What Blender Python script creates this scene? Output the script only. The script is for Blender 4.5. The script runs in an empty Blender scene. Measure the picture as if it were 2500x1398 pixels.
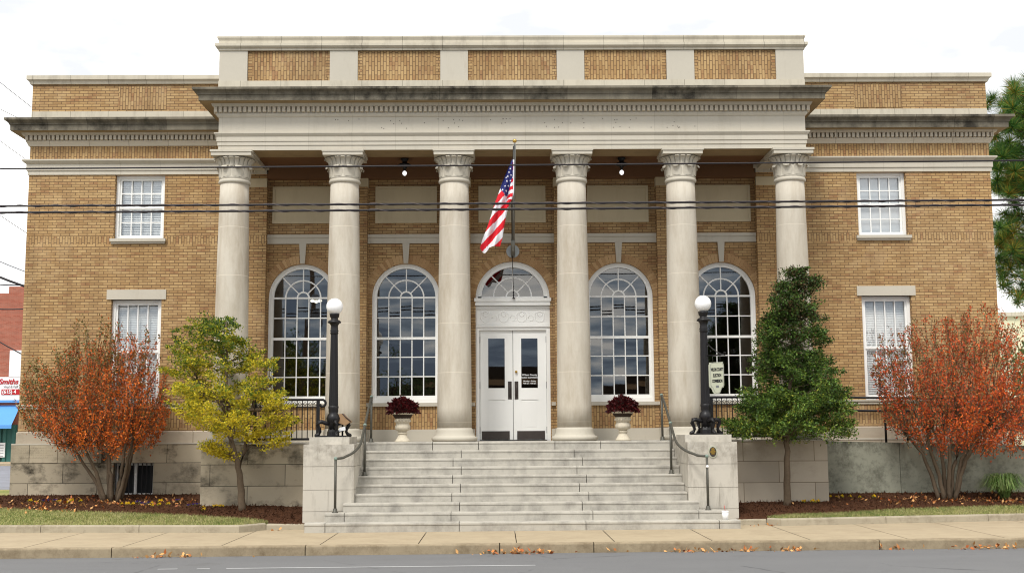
import bpy, bmesh, math, random
import numpy as np
from mathutils import Vector, Matrix
random.seed(7); rng = np.random.default_rng(7)
PI = math.pi
scene = bpy.context.scene
COL = scene.collection

# ------------------------------------------------------------------ camera (solved from the facade's vanishing lines)
F_PX, YAW, PIT, ROL = 2934.2, 0.011926, 0.122249, -0.0065237
CAM = np.array([-0.359, -27.0, 1.92])
def _axes():
    cy, sy, cp, sp = math.cos(YAW), math.sin(YAW), math.cos(PIT), math.sin(PIT)
    f = np.array([sy*cp, cy*cp, sp]); r = np.array([cy, -sy, 0.0]); u = np.cross(r, f)
    c, s = math.cos(ROL), math.sin(ROL)
    return c*r + s*u, -s*r + c*u, f
AX_R, AX_U, AX_F = _axes()
def at(px, py, Y):
    """survey helper: point of the plane y=Y that a sight line of the photo hits"""
    d = AX_F*F_PX + AX_R*(px-1250) - AX_U*(py-699)
    q = CAM + d*((Y-CAM[1])/d[1])
    return float(q[0]), float(q[2])
cam = bpy.data.objects.new('camera', bpy.data.cameras.new('camera'))
COL.objects.link(cam)
m = Matrix.Identity(4)
for i in range(3):
    m[i][0], m[i][1], m[i][2], m[i][3] = AX_R[i], AX_U[i], -AX_F[i], CAM[i]
cam.matrix_world = m
cam.data.sensor_width = 36; cam.data.lens = F_PX*36/2500
cam.data.clip_end = 3000
scene.camera = cam

# ------------------------------------------------------------------ node material helpers
class NT:
    def __init__(s, name):
        s.mat = bpy.data.materials.new(name); s.mat.use_nodes = True
        s.t = s.mat.node_tree; s.b = s.t.nodes['Principled BSDF']; s.out = s.t.nodes['Material Output']
        s._pos = None
    def n(s, typ, **kw):
        nd = s.t.nodes.new(typ)
        for k, v in kw.items(): setattr(nd, k, v)
        return nd
    def ln(s, a, b): s.t.links.new(a, b)
    def setin(s, sock, v):
        if hasattr(v, 'is_linked') or isinstance(v, bpy.types.NodeSocket): s.ln(v, sock)
        else:
            if isinstance(v, (tuple, list)) and len(v) == 3 and sock.type == 'RGBA': v = (*v, 1)
            sock.default_value = v
    @property
    def pos(s):
        if s._pos is None: s._pos = s.n('ShaderNodeNewGeometry').outputs['Position']
        return s._pos
    def math(s, op, a, b=0.0, c=None, clamp=False):
        nd = s.n('ShaderNodeMath', operation=op, use_clamp=clamp)
        s.setin(nd.inputs[0], a); s.setin(nd.inputs[1], b)
        if c is not None: s.setin(nd.inputs[2], c)
        return nd.outputs[0]
    def sep(s, v=None):
        nd = s.n('ShaderNodeSeparateXYZ'); s.ln(v or s.pos, nd.inputs[0]); return nd.outputs
    def comb(s, x, y, z):
        nd = s.n('ShaderNodeCombineXYZ')
        for i, v in enumerate((x, y, z)): s.setin(nd.inputs[i], v)
        return nd.outputs[0]
    def scaled(s, sx, sy, sz, v=None):
        nd = s.n('ShaderNodeMapping'); s.ln(v or s.pos, nd.inputs['Vector']); nd.inputs['Scale'].default_value = (sx, sy, sz)
        return nd.outputs[0]
    def noise(s, scale, detail=4, rough=0.6, vec=None, col=False):
        nd = s.n('ShaderNodeTexNoise'); s.ln(vec or s.pos, nd.inputs['Vector'])
        nd.inputs['Scale'].default_value = scale; nd.inputs['Detail'].default_value = detail; nd.inputs['Roughness'].default_value = rough
        return nd.outputs['Color' if col else 'Fac']
    def ramp(s, fac, stops, interp='LINEAR'):
        nd = s.n('ShaderNodeValToRGB'); s.ln(fac, nd.inputs[0]); cr = nd.color_ramp; cr.interpolation = interp
        while len(cr.elements) < len(stops): cr.elements.new(0.5)
        for e, (p, c) in zip(cr.elements, stops):
            e.position = p; e.color = (*c, 1) if not isinstance(c, (int, float)) else (c, c, c, 1)
        return nd.outputs[0]
    def mix(s, fac, a, b, mode='MIX'):
        nd = s.n('ShaderNodeMix', data_type='RGBA', blend_type=mode)
        s.setin(nd.inputs[0], fac); s.setin(nd.inputs[6], a); s.setin(nd.inputs[7], b)
        return nd.outputs[2]
    def bump(s, h, strength=0.3, dist=0.01):
        nd = s.n('ShaderNodeBump'); nd.inputs['Strength'].default_value = strength; nd.inputs['Distance'].default_value = dist
        s.ln(h, nd.inputs['Height']); s.ln(nd.outputs[0], s.b.inputs['Normal'])
    def done(s, col, rough=0.85, spec=0.3, metal=0.0):
        s.setin(s.b.inputs['Base Color'], col); s.setin(s.b.inputs['Roughness'], rough)
        s.b.inputs['Specular IOR Level'].default_value = spec; s.b.inputs['Metallic'].default_value = metal
        return s.mat

def hexc(r, g, b):
    f = lambda c: (c/255/12.92) if c/255 <= 0.04045 else ((c/255+0.055)/1.055)**2.4
    return (f(r), f(g), f(b))
def sc(c, k): return tuple(min(1, x*k) for x in c)

MAT = {}
def plain(name, col, rough=0.6, spec=0.4, metal=0.0, var=0.12, scale=6.0, bump=0.0):
    t = NT(name); f = t.noise(scale, 5)
    c = t.mix(f, sc(col, 1-var), sc(col, 1+var))
    if bump: t.bump(t.noise(scale*8, 3), bump, 0.004)
    MAT[name] = t.done(c, rough, spec, metal); return MAT[name]

def brick(name, vertical=False, tint=1.0):
    t = NT(name); x, y, z = t.sep()
    u = t.math('ADD', x, y)
    jz = t.noise(3.0, 2); u2 = t.math('ADD', u, 0.0)
    vec = t.comb(z, u2, 0.0) if vertical else t.comb(u2, z, 0.0)
    bt = t.n('ShaderNodeTexBrick'); t.ln(vec, bt.inputs['Vector'])
    bt.offset = 0.5 if not vertical else 0.5
    bt.inputs['Scale'].default_value = 1.0
    bt.inputs['Brick Width'].default_value = 0.212; bt.inputs['Row Height'].default_value = 0.0667
    bt.inputs['Mortar Size'].default_value = 0.0075; bt.inputs['Mortar Smooth'].default_value = 0.3
    bt.inputs['Bias'].default_value = 0.0
    A, B = sc(hexc(160, 129, 90), tint), sc(hexc(184, 155, 112), tint)
    t.setin(bt.inputs['Color1'], A); t.setin(bt.inputs['Color2'], B); t.setin(bt.inputs['Mortar'], sc(hexc(106, 85, 64), tint))
    n1 = t.noise(0.55, 3)                                    # broad kiln-batch drift across the wall
    c = t.mix(t.ramp(n1, [(0.35, 0.0), (0.7, 1.0)]), bt.outputs['Color'], t.mix(1.0, bt.outputs['Color'], (1.05, 1.0, 0.9), 'MULTIPLY'))
    # single odd bricks: redder / browner
    cell = t.n('ShaderNodeTexWhiteNoise', noise_dimensions='2D')
    row = t.math('FLOOR', t.math('DIVIDE', u2 if vertical else z, 0.0667))
    sh = t.math('MULTIPLY', t.math('MODULO', row, 2.0), 0.5)
    colm = t.math('FLOOR', t.math('ADD', t.math('DIVIDE', z if vertical else u2, 0.212), sh))
    t.ln(t.comb(row, colm, 0.0), cell.inputs['Vector'])
    odd = t.ramp(cell.outputs['Value'], [(0.8, 0.0), (1.0, 0.65)])
    c = t.mix(t.math('MULTIPLY', odd, t.math('SUBTRACT', 1.0, bt.outputs['Fac'])), c, sc(hexc(146, 104, 74), tint))
    f = t.noise(1.6, 5, 0.7, t.scaled(1, 1, 0.35))
    c = t.mix(t.ramp(f, [(0.45, 0.0), (0.8, 0.35)]), c, sc(hexc(104, 76, 48), tint))
    w1 = t.noise(.5, 5, .7, t.scaled(2.4, 2.4, .22)); c = t.mix(t.ramp(w1, [(.5, 0.), (.72, .3)]), c, sc(hexc(96, 74, 54), tint))       # rain streaks
    w2 = t.noise(.8, 6, .75); c = t.mix(t.ramp(w2, [(.55, 0.), (.75, .3)]), c, sc(hexc(206, 182, 146), tint))                       # paler weathered areas
    t.bump(t.math('SUBTRACT', 1.0, bt.outputs['Fac']), 0.6, 0.008)
    MAT[name] = t.done(c, 0.9, 0.2); return MAT[name]
brick('brick'); brick('brick_soldier', True)
def brick_single():
    t = NT('brick_single'); g = t.n('ShaderNodeNewGeometry')
    c = t.ramp(g.outputs['Random Per Island'], [(0, hexc(154, 120, 84)), (.5, hexc(170, 137, 98)), (1, hexc(186, 154, 113))]); MAT['brick_single'] = t.done(c, .9, .2)
brick_single()

def stone(name, base, dark, d_lo=0.5, d_hi=0.8, d_amt=0.5, streak=True, joints=None, zjoint=None, scale=1.0, bump=0.15, top=None, grime=None, jvar=.38, jamt=.85):
    """limestone: base tone, weather stains with their own shapes, optional vertical joints every `joints` m and bed joints"""
    t = NT(name); x, y, z = t.sep()
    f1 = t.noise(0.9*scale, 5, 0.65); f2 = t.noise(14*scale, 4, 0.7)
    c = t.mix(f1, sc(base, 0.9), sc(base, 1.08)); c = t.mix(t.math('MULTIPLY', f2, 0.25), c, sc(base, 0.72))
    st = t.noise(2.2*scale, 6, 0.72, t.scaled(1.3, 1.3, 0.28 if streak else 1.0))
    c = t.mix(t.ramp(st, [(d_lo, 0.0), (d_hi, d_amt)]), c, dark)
    if grime:
        zz, h, g = grime          # soiling that climbs from a ledge at height zz
        k = t.math('SUBTRACT', 1.0, t.math('DIVIDE', t.math('ABSOLUTE', t.math('SUBTRACT', z, zz)), h), clamp=True)
        c = t.mix(t.math('MULTIPLY', t.math('MULTIPLY', k, t.ramp(t.noise(5, 5, .7), [(0.4, 0.0), (0.62, 1.0)])), g), c, dark)
    if joints:
        jx = t.math('ABSOLUTE', t.math('SUBTRACT', t.math('FRACT', t.math('DIVIDE', t.math('ADD', x, 0.21), joints)), 0.5))
        c = t.mix(t.ramp(jx, [(0.0, jamt), (0.011/joints*0.8, 0.0)]), c, sc(dark, 0.6))
        cell = t.n('ShaderNodeTexWhiteNoise', noise_dimensions='1D')
        t.ln(t.math('FLOOR', t.math('ADD', t.math('DIVIDE', t.math('ADD', x, 0.21), joints), 0.5)), cell.inputs['W'])
        c = t.mix(t.math('MULTIPLY', t.math('POWER', cell.outputs['Value'], 2.0), jvar), c, sc(base, 1.12))
    if zjoint:
        z0, dz = zjoint
        jz = t.math('ABSOLUTE', t.math('SUBTRACT', t.math('FRACT', t.math('ADD', t.math('DIVIDE', t.math('SUBTRACT', z, z0), dz), 0.5)), 0.5))
        c = t.mix(t.ramp(jz, [(0.0, 0.8), (0.008, 0.0)]), c, sc(base, 1.3))
        cell = t.n('ShaderNodeTexWhiteNoise', noise_dimensions='2D')
        t.ln(t.comb(t.math('FLOOR', t.math('DIVIDE', t.math('SUBTRACT', z, z0), dz)), t.math('FLOOR', t.math('DIVIDE', x, 2.5)), 0), cell.inputs['Vector'])
        c = t.mix(t.math('MULTIPLY', cell.outputs['Value'], 0.3), c, sc(base, 0.82))
    t.bump(t.noise(30*scale, 4, 0.7), bump, 0.006)
    MAT[name] = t.done(c, 0.88, 0.2); return MAT[name]

LIME = hexc(192, 185, 170)
stone('limestone', LIME, hexc(140, 128, 110), 0.52, 0.85, 0.4, joints=0.98, jamt=.35)
stone('limestone_plain', LIME, hexc(140, 124, 102), 0.55, 0.9, 0.4)
stone('limestone_column', hexc(199, 191, 176), hexc(158, 144, 124), 0.42, 0.68, 0.7, zjoint=(3.29, 1.1), grime=(1.9, .55, .5))
stone('limestone_panel', hexc(196, 182, 152), hexc(140, 120, 90), 0.5, 0.9, 0.35)
stone('limestone_coping', hexc(196, 188, 170), hexc(96, 86, 72), 0.48, 0.8, 0.55, joints=0.92)
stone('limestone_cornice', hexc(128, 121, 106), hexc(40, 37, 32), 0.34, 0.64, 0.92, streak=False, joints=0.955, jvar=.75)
stone('limestone_cornice_bed', hexc(196, 186, 168), hexc(120, 106, 88), 0.55, 0.95, 0.4, joints=0.96)
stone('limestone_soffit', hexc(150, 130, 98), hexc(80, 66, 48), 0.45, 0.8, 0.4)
stone('step_stone', hexc(180, 175, 164), hexc(112, 108, 102), 0.44, 0.68, 0.62, streak=False, scale=.8)
stone('pier_stone', hexc(192, 186, 174), hexc(92, 84, 72), 0.52, 0.74, 0.6, grime=(1.6, 0.45, 0.5))

def ashlar(name, base, dark, amt, z0, rowh, width, d=(0.42, 0.62), xoff=0.0, mort=.85):
    t = NT(name); x, y, z = t.sep()
    bt = t.n('ShaderNodeTexBrick'); t.ln(t.comb(t.math('ADD', t.math('ADD', x, y), xoff), t.math('SUBTRACT', z, z0), 0.0), bt.inputs['Vector'])
    bt.inputs['Scale'].default_value = 1.0; bt.inputs['Brick Width'].default_value = width; bt.inputs['Row Height'].default_value = rowh
    bt.inputs['Mortar Size'].default_value = 0.007; bt.inputs['Mortar Smooth'].default_value = 0.1
    t.setin(bt.inputs['Color1'], sc(base, 0.86)); t.setin(bt.inputs['Color2'], sc(base, 1.1)); t.setin(bt.inputs['Mortar'], sc(dark, mort))
    c = t.mix(t.math('MULTIPLY', t.noise(9, 5, .7), 0.3), bt.outputs['Color'], sc(base, 0.65))
    st = t.noise(0.95, 7, 0.68, t.scaled(0.8, 0.8, 1.3))
    st2 = t.noise(2.6, 6, 0.75)
    k = t.ramp(t.math('ADD', t.math('MULTIPLY', st, 0.65), t.math('MULTIPLY', st2, 0.35)), [(d[0], 0.0), (d[1], amt)])
    # stains spread differently on each block
    cell = t.n('ShaderNodeTexWhiteNoise', noise_dimensions='2D')
    t.ln(t.comb(t.math('FLOOR', t.math('DIVIDE', t.math('SUBTRACT', z, z0), rowh)), t.math('FLOOR', t.math('DIVIDE', x, width)), 0), cell.inputs['Vector'])
    k = t.math('MULTIPLY', k, t.math('ADD', 0.45, t.math('MULTIPLY', cell.outputs['Value'], 0.7)), clamp=True)
    c = t.mix(k, c, dark)
    t.bump(t.noise(40, 4, .7), 0.2, 0.006)
    MAT[name] = t.done(c, 0.9, 0.2); return MAT[name]
ashlar('foundation_stained', hexc(174, 162, 140), hexc(58, 53, 44), 0.98, 1.77, 0.46, 1.62, d=(.48, .6))
ashlar('foundation_clean', hexc(178, 166, 148), hexc(110, 96, 76), 0.5, 1.77, 0.46, 1.55, d=(.5, .64), xoff=0.4, mort=.95)
def concrete(name, base, dark, amt=0.8, d=(0.45, 0.62), lip=None):
    t = NT(name)
    a = t.noise(1.4, 7, .72); b = t.noise(9, 6, .75)
    c = t.mix(t.noise(2.3, 4), sc(base, .85), sc(base, 1.12))
    c = t.mix(t.ramp(t.math('ADD', t.math('MULTIPLY', a, .6), t.math('MULTIPLY', b, .4)), [(d[0], 0.), (d[1], amt)]), c, dark)
    if lip:
        k = t.math('SUBTRACT', 1.0, t.math('DIVIDE', t.math('ABSOLUTE', t.math('SUBTRACT', t.sep()[2], lip)), .32), clamp=True)
        c = t.mix(t.math('MULTIPLY', k, t.ramp(t.noise(3.5, 6, .75, t.scaled(1, 1, .5)), [(.42, 0.), (.6, .85)])), c, sc(dark, .8))
    t.bump(b, .3, .006); MAT[name] = t.done(c, .92, .2)
concrete('ramp_concrete', hexc(146, 146, 130), hexc(66, 64, 54), 0.8, (0.46, 0.64), 1.7)
concrete('kerb_concrete', hexc(166, 156, 136), hexc(96, 84, 64), 0.6, (0.48, 0.66))
concrete('kerb_face', hexc(152, 138, 114), hexc(86, 70, 50), 0.65, (0.45, 0.66))
concrete('sidewalk_concrete', hexc(166, 151, 126), hexc(132, 116, 94), 0.5, (0.48, 0.7))
concrete('asphalt', hexc(116, 116, 117), hexc(96, 96, 97), 0.5, (0.45, 0.66))
def asphalt():
    t = NT('asphalt'); a = t.noise(1.1, 5, .7, t.scaled(.35, 1, 1)); b = t.noise(120, 3, .8)
    c = t.mix(a, hexc(104, 104, 105), hexc(124, 124, 124)); c = t.mix(t.math('MULTIPLY', b, .6), c, hexc(84, 84, 86))
    v = t.n('ShaderNodeTexVoronoi', feature='DISTANCE_TO_EDGE'); t.ln(t.mix(.12, t.pos, t.noise(2.5, 4, .6, col=True)), v.inputs['Vector']); v.inputs['Scale'].default_value = .32
    k = t.math('MULTIPLY', t.ramp(v.outputs['Distance'], [(0, 1.), (.012, 0.)]), t.ramp(t.noise(.6, 3), [(.5, 0.), (.6, .7)]))
    c = t.mix(k, c, hexc(56, 56, 58)); o_ = t.ramp(t.noise(.9, 5, .7), [(.6, 0.), (.72, .35)]); c = t.mix(o_, c, hexc(84, 82, 80))
    t.bump(b, .4, .005); MAT['asphalt'] = t.done(c, .9, .25)
asphalt()
concrete('side_street', hexc(128, 130, 138), hexc(96, 96, 100), 0.5)
concrete('lot_concrete', hexc(190, 188, 180), hexc(140, 138, 130), 0.5)
plain('joint_dark', hexc(60, 50, 38), 0.95, 0.1)
plain('paint_white', (0.85, 0.845, 0.81), 0.45, 0.4, var=0.03, scale=3)
plain('blind_white', (0.86, 0.86, 0.85), 0.5, 0.3, var=0.03)
plain('shade_grey', (0.55, 0.57, 0.60), 0.8, 0.2, var=0.05, scale=2)
plain('iron_black', (0.012, 0.011, 0.012), 0.42, 0.3, var=0.3, scale=20)
plain('rail_bronze', hexc(80, 78, 70), 0.5, 0.4, 0.3, var=0.35, scale=14)
plain('rail_verdigris', hexc(120, 136, 126), 0.6, 0.3, var=0.2, scale=30)
plain('galvanised', hexc(150, 152, 148), 0.4, 0.5, 0.6, var=0.15, scale=10)
plain('brass', hexc(196, 160, 84), 0.25, 0.5, 0.9, var=0.1)
plain('kick_bronze', hexc(70, 62, 58), 0.45, 0.5, 0.4, var=0.3, scale=9)
plain('interior_brown', hexc(60, 50, 42), 0.9, 0.1)
plain('ceiling_brown', hexc(112, 82, 58), 0.85, 0.2, var=0.12, scale=1.5)
plain('urn_stone', hexc(198, 188, 168), 0.9, 0.2, var=0.25, scale=18, bump=0.4)
plain('wire_black', (0.018, 0.014, 0.016), 0.5, 0.3, var=0.3, scale=8)
plain('lash_grey', hexc(96, 88, 88), 0.5, 0.3)
plain('flood_tan', hexc(150, 120, 88), 0.6, 0.3)
plain('sign_cream', hexc(178, 180, 160), 0.6, 0.3, var=0.05)
plain('pane_dark', (0.02, 0.021, 0.022), 0.6, 0.15)
plain('letter_dark', (0.02, 0.02, 0.022), 0.6, 0.2)
plain('letter_grey', hexc(110, 112, 116), 0.6, 0.2)
plain('letter_white', (0.8, 0.8, 0.8), 0.6, 0.2)
plain('letter_red', hexc(176, 40, 44), 0.6, 0.2)
plain('cup_white', (0.82, 0.82, 0.82), 0.4, 0.4, var=0.02)
plain('straw_red', hexc(190, 40, 40), 0.4, 0.4)
plain('awning_blue', hexc(92, 150, 210), 0.7, 0.2, var=0.1, scale=1)
plain('store_teal', hexc(58, 104, 96), 0.5, 0.3, var=0.2, scale=1)
plain('flag_red', hexc(206, 34, 46), 0.75, 0.2, var=0.06); plain('flag_white', (0.74, 0.73, 0.76), 0.75, 0.2, var=0.04); plain('flag_blue', hexc(44, 48, 104), 0.75, 0.2, var=0.08)
plain('beige_render', hexc(206, 202, 170), 0.85, 0.2, var=0.05, scale=0.5)
plain('dark_roof', (0.02, 0.02, 0.022), 0.7, 0.2)
plain('road_paint', (0.42, 0.42, 0.42), 0.7, 0.2, var=0.2, scale=12)
plain('peg_dark', (0.13, 0.115, 0.1), 0.9, 0.1)
plain('picture_print', hexc(120, 110, 96), 0.6, 0.2, var=0.5, scale=9)
# far red brick
def redbrick():
    t = NT('red_brick'); x, y, z = t.sep()
    bt = t.n('ShaderNodeTexBrick'); t.ln(t.comb(t.math('ADD', x, y), z, 0.0), bt.inputs['Vector']); bt.inputs['Scale'].default_value = 1
    bt.inputs['Brick Width'].default_value = .22; bt.inputs['Row Height'].default_value = .075; bt.inputs['Mortar Size'].default_value = .008
    t.setin(bt.inputs['Color1'], hexc(150, 84, 66)); t.setin(bt.inputs['Color2'], hexc(172, 104, 84)); t.setin(bt.inputs['Mortar'], hexc(150, 120, 104))
    c = t.mix(t.ramp(t.noise(.5, 5), [(.4, 0.), (.7, .4)]), bt.outputs['Color'], hexc(140, 76, 60)); MAT['red_brick'] = t.done(c, .9, .2)
redbrick()
def glass():
    t = NT('window_glass')
    fr = t.n('ShaderNodeFresnel'); fr.inputs['IOR'].default_value = 2.3
    gl = t.n('ShaderNodeBsdfGlossy'); gl.inputs['Roughness'].default_value = 0.012; gl.inputs['Color'].default_value = (0.95, 0.97, 1, 1)
    g = t.n('ShaderNodeNewGeometry'); w_ = t.n('ShaderNodeTexWhiteNoise', noise_dimensions='1D'); t.ln(g.outputs['Random Per Island'], w_.inputs['W'])
    vs = t.n('ShaderNodeVectorMath', operation='MULTIPLY_ADD'); t.ln(w_.outputs['Color'], vs.inputs[0]); vs.inputs[1].default_value = (.016, 0, .02); vs.inputs[2].default_value = (-.008, 0, -.012)
    va = t.n('ShaderNodeVectorMath', operation='ADD'); t.ln(vs.outputs[0], va.inputs[1])
    bp = t.n('ShaderNodeBump'); bp.inputs['Strength'].default_value = .05; bp.inputs['Distance'].default_value = .02
    t.ln(t.noise(1.1, 0), bp.inputs['Height']); t.ln(bp.outputs[0], va.inputs[0]); t.ln(va.outputs[0], gl.inputs['Normal'])
    tr = t.n('ShaderNodeBsdfTransparent'); tr.inputs['Color'].default_value = (0.86, 0.88, 0.88, 1)
    mx = t.n('ShaderNodeMixShader'); t.ln(fr.outputs[0], mx.inputs[0]); t.ln(tr.outputs[0], mx.inputs[1]); t.ln(gl.outputs[0], mx.inputs[2])
    t.ln(mx.outputs[0], t.out.inputs['Surface']); MAT['window_glass'] = t.mat
glass()
def globe():
    t = NT('globe_white'); t.done((0.9, 0.9, 0.9), 0.25, 0.4)
    t.b.inputs['Subsurface Weight'].default_value = 0.5; t.b.inputs['Subsurface Radius'].default_value = (.1, .1, .1)
    MAT['globe_white'] = t.mat
globe()
def emitter(name, col, st):
    t = NT(name); t.done(col, .5); t.b.inputs['Emission Color'].default_value = (*col, 1); t.b.inputs['Emission Strength'].default_value = st; MAT[name] = t.mat
emitter('bulb_lit', (1, .97, 1), .9); emitter('tube_lit', (1, .93, .75), 1.2)

def leafmat(name, stops, cl_scale=1.6, w_noise=0.75, zgrad=None, transl=0.3, xg=None, lo_tone=.45, hi_tone=1.2):
    """leaf colour: hue differs leaf by leaf and clump by clump (autumn colouring); random light and dark tones stand in for shaded depth"""
    t = NT(name); g = t.n('ShaderNodeNewGeometry')
    f = t.math('ADD', t.math('MULTIPLY', t.noise(cl_scale, 3, .6), w_noise), t.math('MULTIPLY', g.outputs['Random Per Island'], 0.45))
    f = t.math('SUBTRACT', f, 0.1+(w_noise-0.75)*0.5)
    if zgrad:
        z = t.sep()[2]; f = t.math('ADD', f, t.math('MULTIPLY', t.math('SUBTRACT', z, zgrad[0]), zgrad[1]))
    if xg: f = t.math('ADD', f, t.math('MULTIPLY', t.math('SUBTRACT', t.math('ABSOLUTE', t.math('SUBTRACT', t.sep()[0], xg[0])), .8), xg[1]))
    c = t.ramp(f, stops)
    tone = t.math('ADD', lo_tone, t.math('MULTIPLY', t.math('FRACT', t.math('MULTIPLY', g.outputs['Random Per Island'], 37.7)), hi_tone-lo_tone))  # light-dark contrast of shaded foliage, put into leaf colour at random
    c = t.mix(1.0, c, t.comb(tone, tone, tone), 'MULTIPLY'); t.done(c, 0.55, 0.25)
    tl = t.n('ShaderNodeBsdfTranslucent'); t.ln(c, tl.inputs['Color'])
    mx = t.n('ShaderNodeMixShader'); mx.inputs[0].default_value = transl
    t.ln(t.b.outputs[0], mx.inputs[1]); t.ln(tl.outputs[0], mx.inputs[2]); t.ln(mx.outputs[0], t.out.inputs['Surface'])
    MAT[name] = t.mat
leafmat('leaf_myrtle', [(0.2, hexc(236, 136, 52)), (0.38, hexc(220, 106, 40)), (0.5, hexc(188, 90, 46)), (0.62, hexc(150, 108, 58)), (0.78, hexc(102, 102, 54))], 1.6, zgrad=(2.7, 0.12), xg=(-8.75, .09), transl=.2, lo_tone=.55, hi_tone=1.25)
leafmat('leaf_myrtle_red', [(0.2, hexc(234, 124, 48)), (0.38, hexc(216, 92, 42)), (0.52, hexc(184, 80, 50)), (0.64, hexc(150, 110, 64)), (0.82, hexc(104, 100, 58))], 1.5, zgrad=(2.8, 0.07), xg=(10.4, .05), transl=.2, lo_tone=.55, hi_tone=1.25)
leafmat('leaf_yellow', [(0.24, hexc(232, 210, 60)), (0.5, hexc(214, 196, 54)), (0.63, hexc(166, 166, 52)), (0.75, hexc(98, 124, 42)), (0.95, hexc(60, 92, 34))], 1.5, zgrad=(2.5, 0.15), lo_tone=.5)
leafmat('leaf_holly', [(0.15, hexc(164, 156, 58)), (0.34, hexc(118, 138, 50)), (0.55, hexc(84, 114, 44)), (0.75, hexc(54, 82, 34)), (0.95, hexc(92, 70, 42))], 1.9, zgrad=(2.2, 0.1), transl=.12, lo_tone=.25, hi_tone=1.25)
leafmat('needle_pine', [(0.25, hexc(50, 92, 40)), (0.5, hexc(72, 116, 46)), (0.62, hexc(116, 146, 54)), (0.74, hexc(186, 144, 52)), (0.95, hexc(190, 116, 44))], 1.0, transl=.2)
leafmat('leaf_mum', [(0.2, hexc(84, 16, 18)), (0.5, hexc(58, 12, 14)), (0.8, hexc(100, 24, 26)), (0.95, hexc(40, 34, 18))], 6.0, transl=.15)
leafmat('blade_liriope', [(0.2, hexc(84, 116, 56)), (0.5, hexc(118, 148, 76)), (0.8, hexc(168, 180, 116))], 4.0, transl=.2)
leafmat('leaf_fallen', [(0.2, hexc(206, 142, 76)), (0.45, hexc(222, 172, 112)), (0.65, hexc(190, 110, 58)), (0.85, hexc(160, 76, 46)), (0.97, hexc(232, 190, 60))], 3.0, transl=.1)
leafmat('leaf_far_green', [(0.2, hexc(64, 92, 44)), (0.5, hexc(84, 108, 52)), (0.8, hexc(120, 104, 60))], .8, transl=.2)
leafmat('grass_blade', [(0.25, hexc(186, 178, 128)), (0.52, hexc(166, 164, 104)), (0.66, hexc(126, 140, 72)), (0.85, hexc(72, 108, 44))], 1.3, transl=.2)
leafmat('petal_yellow', [(0.2, hexc(240, 208, 30)), (0.6, hexc(230, 180, 20)), (0.9, hexc(250, 226, 90))], 4)
leafmat('petal_purple', [(0.2, hexc(62, 40, 100)), (0.6, hexc(84, 56, 130)), (0.9, hexc(48, 34, 70))], 4)
plain('bark_grey', hexc(98, 84, 68), 0.9, 0.2, var=0.35, scale=16, bump=.6)
plain('bark_brown', hexc(92, 76, 60), 0.9, 0.2, var=0.35, scale=16, bump=.6)
plain('bark_dark', hexc(56, 46, 38), 0.9, 0.2, var=0.35, scale=16, bump=.6)
def mulchmat():
    t = NT('mulch'); a = t.noise(38, 5, .8); b = t.noise(4, 4)
    c = t.ramp(a, [(.3, hexc(40, 22, 14)), (.5, hexc(80, 53, 37)), (.7, hexc(122, 84, 60))]); c = t.mix(t.math('MULTIPLY', b, .4), c, hexc(66, 42, 30))
    t.bump(a, 1.0, .03); MAT['mulch'] = t.done(c, .95, .1)
mulchmat()
def lawnmat():
    t = NT('lawn_soil'); c = t.ramp(t.noise(1.2, 5, .7), [(.35, hexc(160, 152, 104)), (.55, hexc(138, 140, 84)), (.7, hexc(88, 112, 54))])
    t.bump(t.noise(60, 4), .8, .02); MAT['lawn_soil'] = t.done(c, .95, .1)
lawnmat()

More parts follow.
